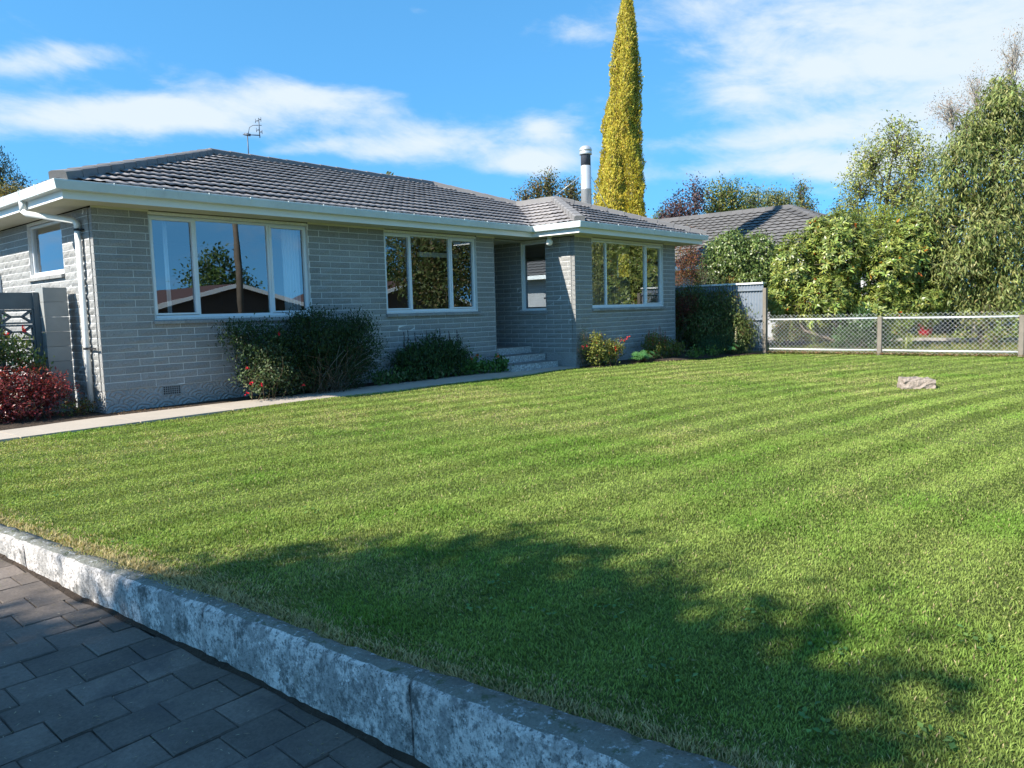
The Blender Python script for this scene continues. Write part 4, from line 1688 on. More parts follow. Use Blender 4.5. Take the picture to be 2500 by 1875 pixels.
zA = zroof(HD/2)
zJ = zroof(HW/2)
c0 = (ov+0.03, ov+0.03, RZ0-RS*E+0.02)
caps(c0, (AP1[0], AP1[1], zA), roof, M_CAP)
caps((AP1[0], AP1[1], zA), (AP2[0], AP2[1], zA), roof, M_CAP)
caps((AP2[0], AP2[1], zA), (JN[0], JN[1], zJ), roof, M_CAP)
caps((JN[0], JN[1], zJ), (AP3[0], AP3[1], zJ), roof, M_CAP)
caps((XW-O-E+0.03, -HP-O-E+0.03, RZ0-RS*E+0.02), (AP3[0], AP3[1], zJ), roof, M_CAP)
caps((HL+O+E-0.03, -HP-O-E+0.03, RZ0-RS*E+0.02), (AP3[0], AP3[1], zJ), roof, M_CAP)
caps((HL+O+E-0.03, HD+O+E-0.03, RZ0-RS*E+0.02), (AP2[0], AP2[1], zA), roof, M_CAP)
caps((ov+0.03, HD+O+E-0.03, RZ0-RS*E+0.02), (AP1[0], AP1[1], zA), roof, M_CAP)
vv = MB()
vv.add([(XW-O-E+.02, ov-.05, RZ0-RS*E+.03), (XW-O-E+.10, ov-.05, RZ0-RS*E+.03), (JN[0], JN[1]-.1, zJ+.01), (JN[0]-.1, JN[1], zJ+.01)], [(0, 1, 2, 3)])
vv.build('valley_tray', M_DARKMETAL, roof)

# flue
fx, fy = 11.5, 0.36
fz = zroof(HL-fx)
fl = MB()
fl.lathe((fx, fy, fz-0.15), [(0.128, 0), (0.128, 0.62), (0.133, 0.625), (0.133, 0.635), (0.128, 0.64), (0.126, 1.18), (0.120, 1.185)], 24)
fl.m = 1
fl.lathe((fx, fy, fz-0.15), [(0.119, 1.186), (0.119, 1.47), (0.121, 1.475)], 24)
flue = fl.build('flue', [M_STEEL, M_DARKMETAL], roof)
cw_ = MB()
cw_.lathe((fx, fy, fz-0.15), [(0.150, 1.445), (0.155, 1.45), (0.155, 1.49), (0.148, 1.50), (0.148, 1.535), (0.156, 1.54), (0.156, 1.565), (0.135, 1.61), (0.085, 1.65), (0.03, 1.665)], 24)
cw_.build('cowl', M_STEEL, flue)
gw = MB()
gw.tube([(fx-0.12, fy, fz+0.83), (10.95, 0.95, zJ+0.10)], 0.006, 6)
gw.tube([(fx+0.10, fy-0.05, fz+0.83), (12.0, 0.0, zroof(HL-12.0)+0.05)], 0.006, 6)
gw.build('guy_wire', M_STEEL, flue)

# TV aerial on the ridge
ax_, ay_ = 4.50, 3.72
am = MB()
am.tube([(ax_, ay_, 4.25), (ax_, ay_, 4.93)], 0.012, 8)
ant = am.build('aerial', M_ANT, roof)
e = np.array([RIGHT[0], RIGHT[1], 0])
e = e/np.linalg.norm(e)
base_a = np.array([ax_, ay_, 4.90])


def arm(pts, r, nm='aerial_arm'):
    b = MB()
    b.tube([base_a+e*p[0]+np.array([0, 0, p[1]]) for p in pts], r, 6)
    b.build(nm, M_ANT, ant)


arm([(-0.09, 0.005), (0.24, -0.02)], 0.011)
arm([(-0.06, 0.01), (0.06, -0.01)], 0.028, 'aerial_clamp')
arm([(0.02, 0.02), (0.05, 0.14), (0.12, 0.18), (0.30, 0.175)], 0.007)
arm([(0.25, -0.07), (0.245, 0.32)], 0.010)
for (px_, pz_) in ((0.29, 0.29), (0.30, 0.045), (0.18, 0.265), (0.19, 0.085)):
    b = MB()
    c0_ = base_a+e*px_+np.array([0, 0, pz_])
    b.tube([c0_+np.array([0, 0, -0.04]), c0_+np.array([0, 0, 0.04])], 0.006, 6)
    b.tube([base_a+e*0.245+np.array([0, 0, pz_]), c0_], 0.010, 6)
    b.build('aerial_element', M_ANT, ant)


# ------------------------------------------------------------------ screen wall at the left of the house
sw = thing('screen_wall', 'grey block pillar and pierced breeze block screen beside the house corner', 'screen wall', (-0.3, 0.95, 0))
for k in range(9):
    mb = MB()
    z0, z1 = k*0.20-0.10, (k+1)*0.20-0.10-0.004
    if k == 8:
        z1 = 1.69
    mb.box(-0.395+rng.normal(0, .001), 0.75, z0, -0.10, 1.04, z1)
    mb.build('pillar_block', M_BLOCK, sw)


def breeze(cx, z0, y0=0.92, y1=1.01, w=0.39, h=0.19):
    """pierced block: frame, two diagonals meeting a short central bar"""
    mb = MB()
    t = 0.022
    x0, x1, z1 = cx-w/2, cx+w/2, z0+h
    mb.box(x0, y0, z0, x1, y1, z0+t)
    mb.box(x0, y0, z1-t, x1, y1, z1)
    mb.box(x0, y0, z0+t, x0+t, y1, z1-t)
    mb.box(x1-t, y0, z0+t, x1, y1, z1-t)
    zm = (z0+z1)/2
    mb.box(cx-0.07, y0+.002, zm-0.012, cx+0.07, y1-.002, zm+0.012)
    for sx in (-1, 1):
        for szn in (-1, 1):
            a = np.array([cx+sx*0.07, 0, zm])
            b = np.array([cx+sx*(w/2-t*0.5), 0, zm+szn*(h/2-t*0.5)])
            d = (b-a)/np.linalg.norm(b-a)
            nrm = np.array([-d[2], 0, d[0]])*0.012
            V = [a+nrm+(0, y0+.003, 0), a-nrm+(0, y0+.003, 0), b-nrm+(0, y0+.003, 0), b+nrm+(0, y0+.003, 0),
                 a+nrm+(0, y1-.003, 0), a-nrm+(0, y1-.003, 0), b-nrm+(0, y1-.003, 0), b+nrm+(0, y1-.003, 0)]
            mb.add(V, [(0, 3, 2, 1), (4, 5, 6, 7), (0, 1, 5, 4), (1, 2, 6, 5), (2, 3, 7, 6), (3, 0, 4, 7)])
    mb.build('breeze_block', M_BLOCKD, sw)


for c in range(6):
    x1 = -0.40-0.022-c*0.40
    for r in range(7):
        breeze(x1-0.05-0.195, 1.215-r*0.20)
    mb = MB()
    mb.box(x1-0.05-0.395, 0.92, 1.412, x1-0.05+0.004, 1.01, 1.63)
    mb.build('top_block', M_BLOCKD, sw)
mb = MB()
mb.box(-0.468, 0.90, -0.05, -0.400, 1.02, 1.632)
mb.build('end_post', M_BLOCKD, sw)

# ------------------------------------------------------------------ boundary fence
FX = 14.40
cf = thing('corrugated_fence', 'tall grey corrugated iron fence behind the dark shrub', 'fence', (FX, -1.2, 0))
yy0 = -2.86
for k in range(9):
    n = 72
    y0, y1 = yy0+k*0.76, yy0+(k+1)*0.76+0.02
    V = []
    for i in range(n+1):
        y = y0+(y1-y0)*i/n
        x = FX+0.011*math.sin(2*math.pi*y/0.076)+0.004*(k % 2)
        V += [(x, y, 0.05), (x, y, 1.70)]
    mb = MB()
    mb.add(V, [(2*i, 2*i+2, 2*i+3, 2*i+1) for i in range(n)], True)
    o = mb.build('iron_sheet', M_ZINC, cf)
for z in (0.14, 0.83, 1.56):
    mb = MB()
    mb.box(FX-0.050, yy0, z-0.022, FX-0.016, yy0+6.9, z+0.022)
    mb.build('fence_rail', M_ZINC, cf)
mb = MB()
mb.box(FX-0.05, yy0, 1.702, FX+0.06, yy0+6.9, 1.742)
mb.build('top_cap', M_WHITE, cf)
mb = MB()
mb.box(FX-0.075, -2.955, -0.1, FX+0.045, -2.875, 1.60)
mb.build('fence_post', M_POST, cf)

cl = thing('chain_link_fence', 'low chain link fence on concrete posts and pipe rails', 'fence', (FX, -6.5, 0))
ends = [-2.96, -5.57, -8.25, -10.95, -13.4]
for i, y in enumerate(ends[1:]):
    mb = MB()
    b = 0.012
    a = 0.048
    mb.prism([(-a+b, -a), (a-b, -a), (a, -a+b), (a, a-b), (a-b, a), (-a+b, a), (-a, a-b), (-a, -a+b)], (FX, y, -0.1), (FX, y, 0.85), (1, 0, 0), (0, 1, 0))
    mb.build('fence_post', M_POST, cl)
for i in range(len(ends)-1):
    ya, yb = ends[i]-0.05, ends[i+1]+0.05
    for z in (0.10, 0.82):
        mb = MB()
        mb.tube([(FX+0.02, ya, z), (FX+0.02, (ya+yb)/2, z-0.006), (FX+0.02, yb, z)], 0.0215, 10)
        mb.build('pipe_rail', M_WIRE, cl)
    # woven wire: zig-zag strands of diamonds
    V, F = [], []
    sp = 0.067
    z0, z1 = 0.03, 0.93
    H = z1-z0
    r = 0.0019
    y = ya
    strands = []
    yy = ya+H
    for sgn in (1, -1):
        c = yb-H
        while c < ya+H:
            pa = (c, z0)
            pb = (c+sgn*H, z1)
            # cut to the bay
            (u0, w0), (u1, w1) = pa, pb
            lo, hi = min(ya, yb), max(ya, yb)
            ts = [0.0, 1.0]
            if u1 != u0:
                t0, t1 = (lo-u0)/(u1-u0), (hi-u0)/(u1-u0)
                t0, t1 = min(t0, t1), max(t0, t1)
                ts = [max(0, t0), min(1, t1)]
            if ts[1]-ts[0] > 0.02:
                A = (u0+(u1-u0)*ts[0], w0+(w1-w0)*ts[0])
                B = (u0+(u1-u0)*ts[1], w0+(w1-w0)*ts[1])
                strands.append((A, B, sgn))
            c += sp*1.4142
    mb = MB()
    for (A, B, sgn) in strands:
        xx = FX-0.008+0.003*sgn
        mb.tube([(xx, A[0], A[1]), (xx, B[0], B[1])], r, 4, True, False)
    mb.build('wire_mesh', M_WIRE, cl, kind='stuff')

# ------------------------------------------------------------------ stone block on the lawn
st = MB()
c = on(2238, 945, 2, 0.0)
nx, ny, nz = 9, 5, 5
dirx = np.array([RIGHT[0], RIGHT[1], 0])*0.98+np.array([FWD[0], FWD[1], 0])*(-0.30)
dirx /= np.linalg.norm(dirx)
diry = np.array([-dirx[1], dirx[0], 0])
idx = {}
Lx, Ly, Lz = 0.47, 0.26, 0.175
for i in range(nx):
    for j in range(ny):
        for k in range(nz):
            if i in (0, nx-1) or j in (0, ny-1) or k in (0, nz-1):
                a, b, h = i/(nx-1)-0.5, j/(ny-1)-0.5, k/(nz-1)
                q = c+dirx*(a*Lx*(1-0.06*h)+0.0)+diry*(b*Ly*(1-0.1*h))+np.array([0, 0, h*Lz*(1-0.16*(a+0.5))-0.03])
                edge = (i in (0, nx-1))+(j in (0, ny-1))+(k in (0, nz-1))
                if edge >= 2:
                    q = q+(c+np.array([0, 0, 0.08])-q)*0.06
                q = q+rng.normal(0, 0.008, 3)
                idx[(i, j, k)] = len(st.v)
                st.v.append(tuple(map(float, q)))


def quad(a, b, c_, d):
    st.f.append((idx[a], idx[b], idx[c_], idx[d]))
    st.sm.append(False)
    st.mi.append(0)


for i in range(nx-1):
    for j in range(ny-1):
        quad((i, j, nz-1), (i+1, j, nz-1), (i+1, j+1, nz-1), (i, j+1, nz-1))
    for k in range(nz-1):
        quad((i, 0, k), (i+1, 0, k), (i+1, 0, k+1), (i, 0, k+1))
        quad((i, ny-1, k), (i, ny-1, k+1), (i+1, ny-1, k+1), (i+1, ny-1, k))
for j in range(ny-1):
    for k in range(nz-1):
        quad((0, j, k), (0, j, k+1), (0, j+1, k+1), (0, j+1, k))
        quad((nx-1, j, k), (nx-1, j+1, k), (nx-1, j+1, k+1), (nx-1, j, k+1))
st.build('stone_block', M_STONE, None, label='pale rough stone block lying alone on the mown lawn', category='stone')



# ------------------------------------------------------------------ planting
GREEN = [(0.075, 0.135, 0.028), (0.11, 0.17, 0.035), (0.05, 0.09, 0.02)]
DARKG = [(0.028, 0.055, 0.018), (0.040, 0.075, 0.022), (0.020, 0.040, 0.015)]
OLIVE = [(0.23, 0.255, 0.08), (0.14, 0.175, 0.05), (0.31, 0.31, 0.12)]
YELG = [(0.21, 0.235, 0.045), (0.15, 0.19, 0.04), (0.27, 0.26, 0.06)]


def petals(name, pts, parent, col, n=10, size=0.03, spread=0.02, hang=False):
    pts = np.array(pts, float)
    P = np.repeat(pts, n, 0)+rng.normal(0, spread, (len(pts)*n, 3))
    D = unit(rng.standard_normal((len(P), 3))+np.array([0, 0, -0.9 if hang else 0.4]))
    N = unit(rng.standard_normal((len(P), 3)))
    c = palette(len(P), [col], [1], 0.2)
    me = leaf_mesh(name, P, D, N, size*(0.7+0.6*rng.random(len(P))), size*0.7, c, M_PETAL, 0.2, 0.4)
    meshobj(name, me, parent, kind='stuff')


def single_leaves(t, pts, dirs, name, L, W, col, material, count):
    """the few odd-coloured leaves one can pick out, each a part"""
    for i in range(min(count, len(pts))):
        c = palette(1, col, [1]*len(col), 0.15)
        k = 1
        me = leaf_mesh(name, pts[i:i+1], dirs[i:i+1], rng.standard_normal((1, 3)), L*(0.8+0.4*rng.random(1)), W, c, material, 0.25, 0.3)
        o = bpy.data.objects.new(name, me)
        link(o, t)


def spikes(t, base_pts, h0, h1, stem_col, flower_col, parent_name='flower_spike', r=0.018, n=40, white=False):
    for b in base_pts:
        b = np.array(b, float)
        z0, z1 = h0+rng.normal(0, .02), h1+rng.normal(0, .03)
        lean = rng.normal(0, 0.05, 2)
        mb = MB()
        mb.tube([b, b+np.array([lean[0]*0.5, lean[1]*0.5, z0]), b+np.array([lean[0], lean[1], z1])], 0.004, 5)
        st_ = mb.build('stem', M_STEM, t)
        u = rng.random(n)
        P = b+np.stack([lean[0]*(0.5+0.5*u), lean[1]*(0.5+0.5*u), z0+(z1-z0)*u], 1)
        a = rng.random(n)*6.28
        D = np.stack([np.cos(a), np.sin(a), 0.5+0*a], 1)
        me = leaf_mesh(parent_name, P, D, np.tile([0, 0, 1.0], (n, 1))+0.3*rng.standard_normal((n, 3)), r*(1.35-u), r*0.8, palette(n, [flower_col], [1], 0.2), M_PETAL, 0.2, 0.3)
        meshobj(parent_name, me, t, kind='stuff')


# big dark bush under the first window
plant('dark_shrub', 'large dark green twiggy shrub under the big left window', 'shrub', (2.9, -0.42, 0),
      [((2.15, -0.40, 0.70), (0.55, 0.36, 0.42)), ((3.05, -0.42, 0.78), (0.75, 0.40, 0.45)), ((3.75, -0.42, 0.62), (0.55, 0.38, 0.45)),
       ((2.5, -0.42, 0.35), (0.8, 0.40, 0.33)), ((3.4, -0.45, 0.33), (0.75, 0.40, 0.32)), ((1.75, -0.34, 0.98), (0.28, 0.22, 0.16)), ((3.85, -0.36, 1.02), (0.35, 0.25, 0.17)), ((3.0, -0.38, 1.12), (0.4, 0.25, 0.12))],
      1500, 18, 0.046, 0.018, DARKG, [2, 2, 1], trunk_r=0.018, stems=24, bark=M_STEM, sigma=0.075, shell=0.35, style='up', twigs=420, twig_r=0.0035, crownname='foliage', trunkname='branches')


def bare_twigs():
    t = thing('bare_twigs', 'tangle of bare brown twigs at the front foot of the dark shrub', 'dry plant', (3.05, -0.72, 0))
    for k in range(60):
        mb = MB()
        b = np.array([3.1+rng.normal(0, 0.18), -0.66+rng.normal(0, 0.06), 0.0])
        a = rng.normal(0, 0.55)
        e_ = b+np.array([math.sin(a)*0.75, -0.18+rng.normal(0, 0.08), (0.25+0.5*rng.random())])
        mb.tube(limb(b, e_, 0.1, 4, 0.06), 0.0035, 4, True, False)
        mb.build('twig', M_POST if k % 3 == 0 else M_STEM, t)


bare_twigs()
FU = (1.95, -0.66, 0)
fu = plant('fuchsia', 'pale leaved fuchsia with hanging red flowers in front of the dark shrub', 'shrub', FU,
           [((1.75, -0.66, 0.30), (0.26, 0.16, 0.22)), ((2.05, -0.70, 0.50), (0.28, 0.16, 0.30)), ((2.35, -0.68, 0.28), (0.25, 0.15, 0.2)), ((2.15, -0.68, 0.75), (0.14, 0.10, 0.14))],
           95, 9, 0.045, 0.026, [(0.17, 0.20, 0.10), (0.10, 0.14, 0.06)], [1, 1], trunk_r=0.006, stems=9, bark=M_STEM, sigma=0.05, shell=0.3, twigs=80, twig_r=0.003, crownname='foliage', trunkname='branches')
petals('red_flower', [(1.62, -0.80, 0.52), (1.66, -0.82, 0.30), (1.78, -0.85, 0.27), (2.5, -0.80, 0.20), (1.60, -0.78, 0.16), (2.15, -0.80, 0.98)], fu, (0.50, 0.012, 0.03), 7, 0.035, 0.012, True)

sal = plant('salvia', 'dark leafy perennial with purple black flower spikes under the second window', 'flowering plant', (5.6, -0.36, 0),
            [((5.1, -0.34, 0.30), (0.38, 0.26, 0.32)), ((5.6, -0.36, 0.38), (0.42, 0.26, 0.40)), ((6.1, -0.34, 0.32), (0.36, 0.25, 0.36))],
            800, 12, 0.065, 0.020, [(0.035, 0.075, 0.025), (0.055, 0.105, 0.03), (0.025, 0.05, 0.02)], [2, 2, 1], trunk_r=0.007, stems=24, bark=M_STEM, sigma=0.06, shell=0.3, style='up', twigs=90, twig_r=0.003, crownname='foliage', trunkname='stems')
spikes(sal, [(4.86+0.19*i+rng.normal(0, .04), -0.34+rng.normal(0, .06), 0.1) for i in range(8)], 0.45, 0.80, None, (0.035, 0.025, 0.06), n=50, r=0.034)
nas = plant('nasturtium', 'low bright green plant with orange flowers beside the steps', 'flowering plant', (6.75, -0.50, 0),
            [((6.45, -0.42, 0.14), (0.35, 0.2, 0.16)), ((6.95, -0.50, 0.11), (0.32, 0.16, 0.13)), ((7.12, -0.62, 0.12), (0.16, 0.14, 0.13))],
            110, 9, 0.060, 0.048, [(0.06, 0.14, 0.03), (0.10, 0.20, 0.05)], [1, 1], trunk_r=0.004, stems=9, bark=M_STEM, sigma=0.05, shell=0.2, style='up', twigs=30, twig_r=0.003, crownname='foliage', trunkname='stems')
petals('orange_flower', [(6.33, -0.62, 0.33), (6.55, -0.55, 0.38), (7.02, -0.66, 0.34), (7.15, -0.70, 0.22)], nas, (0.62, 0.11, 0.01), 9, 0.035, 0.012)
plant('ground_cover', 'broad leaved green ground cover at the path edge below the second window', 'ground cover plant', (4.75, -0.47, 0),
      [((4.45, -0.44, 0.09), (0.35, 0.12, 0.12)), ((5.0, -0.45, 0.08), (0.4, 0.12, 0.10)), ((5.6, -0.47, 0.07), (0.4, 0.1, 0.09))],
      120, 7, 0.075, 0.042, [(0.05, 0.11, 0.03), (0.09, 0.16, 0.05), (0.16, 0.18, 0.09)], [2, 2, 1], trunk_r=0.004, stems=6, bark=M_STEM, sigma=0.05, shell=0.2, style='up', twigs=20, twig_r=0.003, crownname='foliage', trunkname='stems')

# bed in front of the wing
f2 = plant('yellowing_fuchsia', 'straggly yellow green bush with red flowers at the wing corner', 'shrub', (9.35, -1.52, 0),
           [((9.15, -1.48, 0.30), (0.22, 0.18, 0.28)), ((9.5, -1.52, 0.26), (0.26, 0.18, 0.26)), ((9.85, -1.5, 0.36), (0.2, 0.15, 0.16)), ((9.2, -1.46, 0.58), (0.10, 0.10, 0.12))],
           400, 8, 0.048, 0.026, [(0.30, 0.29, 0.06), (0.18, 0.20, 0.04), (0.10, 0.13, 0.03), (0.25, 0.10, 0.03)], [3, 3, 2, 0.5], trunk_r=0.007, stems=14, bark=M_STEM, sigma=0.055, shell=0.3, twigs=120, twig_r=0.003, crownname='foliage', trunkname='branches')
petals('red_flower', [(10.05, -1.6, 0.50), (10.22, -1.58, 0.56), (9.55, -1.72, 0.36), (9.92, -1.6, 0.52)], f2, (0.62, 0.03, 0.02), 9, 0.035, 0.016)
d2 = plant('corner_shrub', 'thin dark feathery shrub against the wing corner brickwork', 'shrub', (8.93, -1.40, 0),
           [((8.93, -1.38, 0.28), (0.16, 0.12, 0.26)), ((8.95, -1.33, 0.62), (0.06, 0.06, 0.25)), ((8.80, -1.42, 0.42), (0.08, 0.08, 0.1))],
           130, 10, 0.028, 0.010, DARKG, [1, 1, 1], trunk_r=0.006, stems=6, bark=M_STEM, sigma=0.035, shell=0.3, style='up', twigs=60, twig_r=0.003, crownname='foliage', trunkname='branches')
petals('red_flower', [(8.70, -1.48, 0.44), (8.80, -1.5, 0.46)], d2, (0.45, 0.02, 0.04), 7, 0.03, 0.012, True)


def lupin(name, label, base, n=30, white=False, spread=0.35):
    t = thing(name, label, 'flowering plant', base)
    base = np.array(base, float)
    P, D, N = [], [], []
    mb = MB()
    for k in range(n):
        a = rng.random()*6.28
        rr = spread*math.sqrt(rng.random())
        c = base+np.array([math.cos(a)*rr*1.3, math.sin(a)*rr*0.6, 0.10+0.20*rng.random()*(1-rr/spread*0.5)])
        mb.tube([base+np.array([0, 0, 0.0]), c], 0.003, 4, True, False)
        up = unit(np.array([math.cos(a)*0.4, math.sin(a)*0.4-0.3, 1.0]))
        s = unit(np.cross(up, [1, 0.3, 0.1]))
        s2 = np.cross(up, s)
        for q in range(9):
            th = q/9*6.28
            P.append(c)
            D.append(s*math.cos(th)+s2*math.sin(th)+up*0.25)
            N.append(up)
    mb.build('stalks', M_STEM, t)
    m = len(P)
    me = leaf_mesh('foliage', np.array(P), np.array(D), np.array(N), 0.075+0.03*rng.random(m), 0.02, palette(m, [(0.07, 0.19, 0.06), (0.10, 0.23, 0.07)], [1, 1]), M_LEAF, 0.2, 0.4)
    meshobj('foliage', me, t, kind='stuff')
    return t


lupin('lupin_clump', 'bright green lupin clump with finger leaves in the middle of the wing bed', (10.55, -1.82, 0), 60)
pen = plant('penstemon', 'tall stems with pink red flowers standing against the wing wall', 'flowering plant', (11.35, -1.62, 0),
            [((11.2, -1.60, 0.28), (0.24, 0.18, 0.30)), ((11.6, -1.66, 0.26), (0.26, 0.18, 0.26)), ((12.0, -1.75, 0.18), (0.25, 0.18, 0.2))],
            420, 8, 0.055, 0.019, [(0.17, 0.19, 0.04), (0.10, 0.14, 0.03), (0.22, 0.12, 0.05)], [2, 2, 1], trunk_r=0.005, stems=14, bark=M_STEM, sigma=0.05, shell=0.3, style='up', twigs=40, twig_r=0.003, crownname='foliage', trunkname='stems')
spikes(pen, [(11.05, -1.6, 0.1), (11.17, -1.62, 0.1), (11.3, -1.58, 0.1), (11.42, -1.62, 0.1), (11.58, -1.64, 0.1), (11.72, -1.66, 0.05)], 0.25, 0.62, None, (0.62, 0.07, 0.08), n=34, r=0.036)
plant('bed_edging_plant', 'low green leafy plant where the wing bed meets the lawn', 'plant', (12.35, -2.35, 0),
      [((12.1, -2.25, 0.08), (0.3, 0.15, 0.10)), ((12.55, -2.45, 0.09), (0.2, 0.12, 0.10))], 50, 8, 0.06, 0.028, [(0.07, 0.15, 0.03), (0.12, 0.2, 0.05)], [1, 1],
      trunk_r=0.004, stems=5, bark=M_STEM, sigma=0.05, shell=0.2, style='up', twigs=15, twig_r=0.003, crownname='foliage', trunkname='stems')
hb = plant('hebe', 'rounded dark green hebe bush at the foot of the wing corner', 'shrub', (13.25, -2.2, 0),
           [((12.95, -2.15, 0.20), (0.32, 0.28, 0.24)), ((13.45, -2.35, 0.24), (0.40, 0.30, 0.26)), ((13.85, -2.45, 0.18), (0.3, 0.25, 0.22))],
           420, 12, 0.035, 0.013, [(0.03, 0.075, 0.035), (0.045, 0.10, 0.045)], [1, 1], trunk_r=0.008, stems=9, bark=M_STEM, sigma=0.05, shell=0.5, style='up', twigs=60, twig_r=0.003, crownname='foliage', trunkname='branches')
wl_ = lupin('white_lupin', 'single white flower spike in front of the dark fence shrub', (13.30, -2.62, 0), 8, spread=0.15)
spikes(wl_, [(13.30, -2.64, 0.05)], 0.28, 0.62, None, (0.72, 0.70, 0.58), n=44, r=0.045)
plant('fence_shrub', 'big dark bushy shrub between the wing and the corrugated fence', 'shrub', (13.75, -1.7, 0),
      [((13.65, -1.75, 0.55), (0.50, 0.60, 0.55)), ((13.85, -2.15, 0.50), (0.45, 0.55, 0.42)), ((13.95, -1.4, 1.05), (0.4, 0.55, 0.42)), ((13.70, -0.9, 0.9), (0.45, 0.6, 0.65)),
       ((13.95, -2.05, 1.0), (0.3, 0.35, 0.25)), ((13.95, -2.40, 0.55), (0.38, 0.42, 0.48)), ((13.95, -2.0, 1.32), (0.28, 0.36, 0.30)), ((13.85, -1.2, 1.35), (0.35, 0.5, 0.33))],
      1900, 12, 0.080, 0.024, [(0.10, 0.13, 0.035), (0.065, 0.095, 0.028), (0.14, 0.15, 0.045), (0.16, 0.09, 0.04)], [2, 2, 1, 0.4], trunk_r=0.02, stems=12, sigma=0.11, shell=0.45, style='droop', twigs=220, twig_r=0.004, crownname='foliage', trunkname='branches')
plant('red_maple_bush', 'dull red leaved bush half hidden beside the wing wall', 'shrub', (13.45, -1.25, 0),
      [((13.42, -1.30, 1.25), (0.26, 0.30, 0.28)), ((13.42, -1.15, 0.95), (0.25, 0.3, 0.3))],
      210, 10, 0.05, 0.02, [(0.16, 0.04, 0.025), (0.10, 0.03, 0.02), (0.18, 0.08, 0.03)], [2, 2, 1], trunk_r=0.01, stems=6, sigma=0.06, shell=0.4, twigs=80, twig_r=0.003, crownname='foliage', trunkname='branches')

# left of the house: red nandina and the green shrub behind it
plant('red_nandina', 'bushy dark red leaved shrub in the bed by the block pillar', 'shrub', (-0.85, 0.28, 0),
      [((-0.80, 0.28, 0.40), (0.36, 0.32, 0.26)), ((-1.15, 0.25, 0.34), (0.34, 0.34, 0.30)), ((-0.55, 0.22, 0.36), (0.22, 0.24, 0.20)), ((-0.95, 0.10, 0.20), (0.45, 0.25, 0.18)), ((-1.5, 0.3, 0.34), (0.35, 0.32, 0.3))],
      620, 11, 0.055, 0.019, [(0.24, 0.032, 0.032), (0.14, 0.022, 0.022), (0.30, 0.07, 0.05), (0.10, 0.05, 0.025)], [3, 3, 1, 1], trunk_r=0.007, stems=20, bark=M_STEM, sigma=0.06, shell=0.45, style='random', twigs=160, twig_r=0.003, crownname='foliage', trunkname='branches', leafm=M_GLOSSLEAF)
gs = plant('rose_shrub', 'green leafy shrub with a few red buds in front of the pierced screen wall', 'shrub', (-0.95, 0.62, 0),
           [((-0.85, 0.62, 0.85), (0.25, 0.18, 0.25)), ((-1.15, 0.60, 0.95), (0.28, 0.2, 0.30)), ((-0.70, 0.66, 0.68), (0.26, 0.16, 0.16)), ((-1.05, 0.62, 1.35), (0.07, 0.07, 0.18)), ((-1.45, 0.6, 0.9), (0.3, 0.22, 0.45))],
           260, 9, 0.060, 0.026, [(0.10, 0.16, 0.04), (0.16, 0.20, 0.06), (0.06, 0.10, 0.03), (0.28, 0.24, 0.07)], [3, 2, 2, 0.4], trunk_r=0.008, stems=10, bark=M_STEM, sigma=0.06, shell=0.3, style='up', twigs=120, twig_r=0.0035, crownname='foliage', trunkname='branches', leafm=M_GLOSSLEAF)
petals('red_bud', [(-0.72, 0.50, 1.13), (-0.92, 0.50, 1.08), (-0.74, 0.49, 1.15)], gs, (0.55, 0.03, 0.04), 6, 0.035, 0.012)
plant('low_bronze_plant', 'low bronze green plant under the downpipe in the corner bed', 'plant', (-0.32, 0.12, 0),
      [((-0.35, 0.10, 0.10), (0.22, 0.18, 0.12)), ((-0.12, 0.32, 0.09), (0.12, 0.16, 0.10))], 60, 9, 0.035, 0.018, [(0.12, 0.12, 0.03), (0.07, 0.11, 0.03), (0.16, 0.08, 0.03)], [1, 1, 1],
      trunk_r=0.004, stems=4, bark=M_STEM, sigma=0.05, shell=0.3, style='up', twigs=20, twig_r=0.003, crownname='foliage', trunkname='stems')

# ------------------------------------------------------------------ beyond the boundary
def rhodo_extra(t, cp, cn):
    v = unit(CAM-cp)
    k = np.where((cn*v).sum(1) > 0.15)[0]
    k = rng.choice(k, 110, replace=False)
    pts = np.repeat(cp[k], 2, 0)+rng.normal(0, 0.035, (220, 3))
    dirs = unit(rng.standard_normal((220, 3))+np.array([0, 0, -0.6]))
    single_leaves(t, pts, dirs, 'orange_leaf', 0.14, 0.055, [(0.62, 0.15, 0.03), (0.55, 0.24, 0.04)], M_LEAF, 220)


RH = blobs_px([(1945, 655, 85, 90), (2060, 610, 115, 95), (2180, 660, 110, 110), (2020, 735, 120, 75), (2145, 765, 115, 70), (1905, 735, 50, 50), (2230, 600, 90, 85), (2260, 740, 80, 60), (2000, 590, 60, 60)], 19.6, 0.62)
plant('rhododendron', 'spreading glossy rhododendron with orange dying leaves hanging over the chain link fence', 'shrub', (15.9, -4.6, -0.06), RH,
      6500, 7, 0.130, 0.044, [(0.24, 0.28, 0.06), (0.15, 0.20, 0.045), (0.32, 0.33, 0.08)], [3, 3, 1], trunk_r=0.06, stems=12, style='whorl', shell=0.4, droop=0.15, twigs=300, twig_r=0.008,
      leafm=M_GLOSSLEAF, crownname='foliage', trunkname='branches', extra=rhodo_extra)
plant('dark_underplanting', 'dark leafy shrub under the rhododendron just behind the chain link', 'shrub', (15.0, -5.0, -0.06),
      blobs_px([(2110, 800, 70, 50), (2070, 830, 55, 35), (2130, 840, 60, 30)], 19.0, 0.5),
      800, 10, 0.095, 0.036, [(0.05, 0.10, 0.03), (0.08, 0.14, 0.045)], [1, 1], trunk_r=0.012, stems=8, sigma=0.08, shell=0.4, style='up', twigs=60, twig_r=0.004, crownname='foliage', trunkname='branches', leafm=M_GLOSSLEAF)
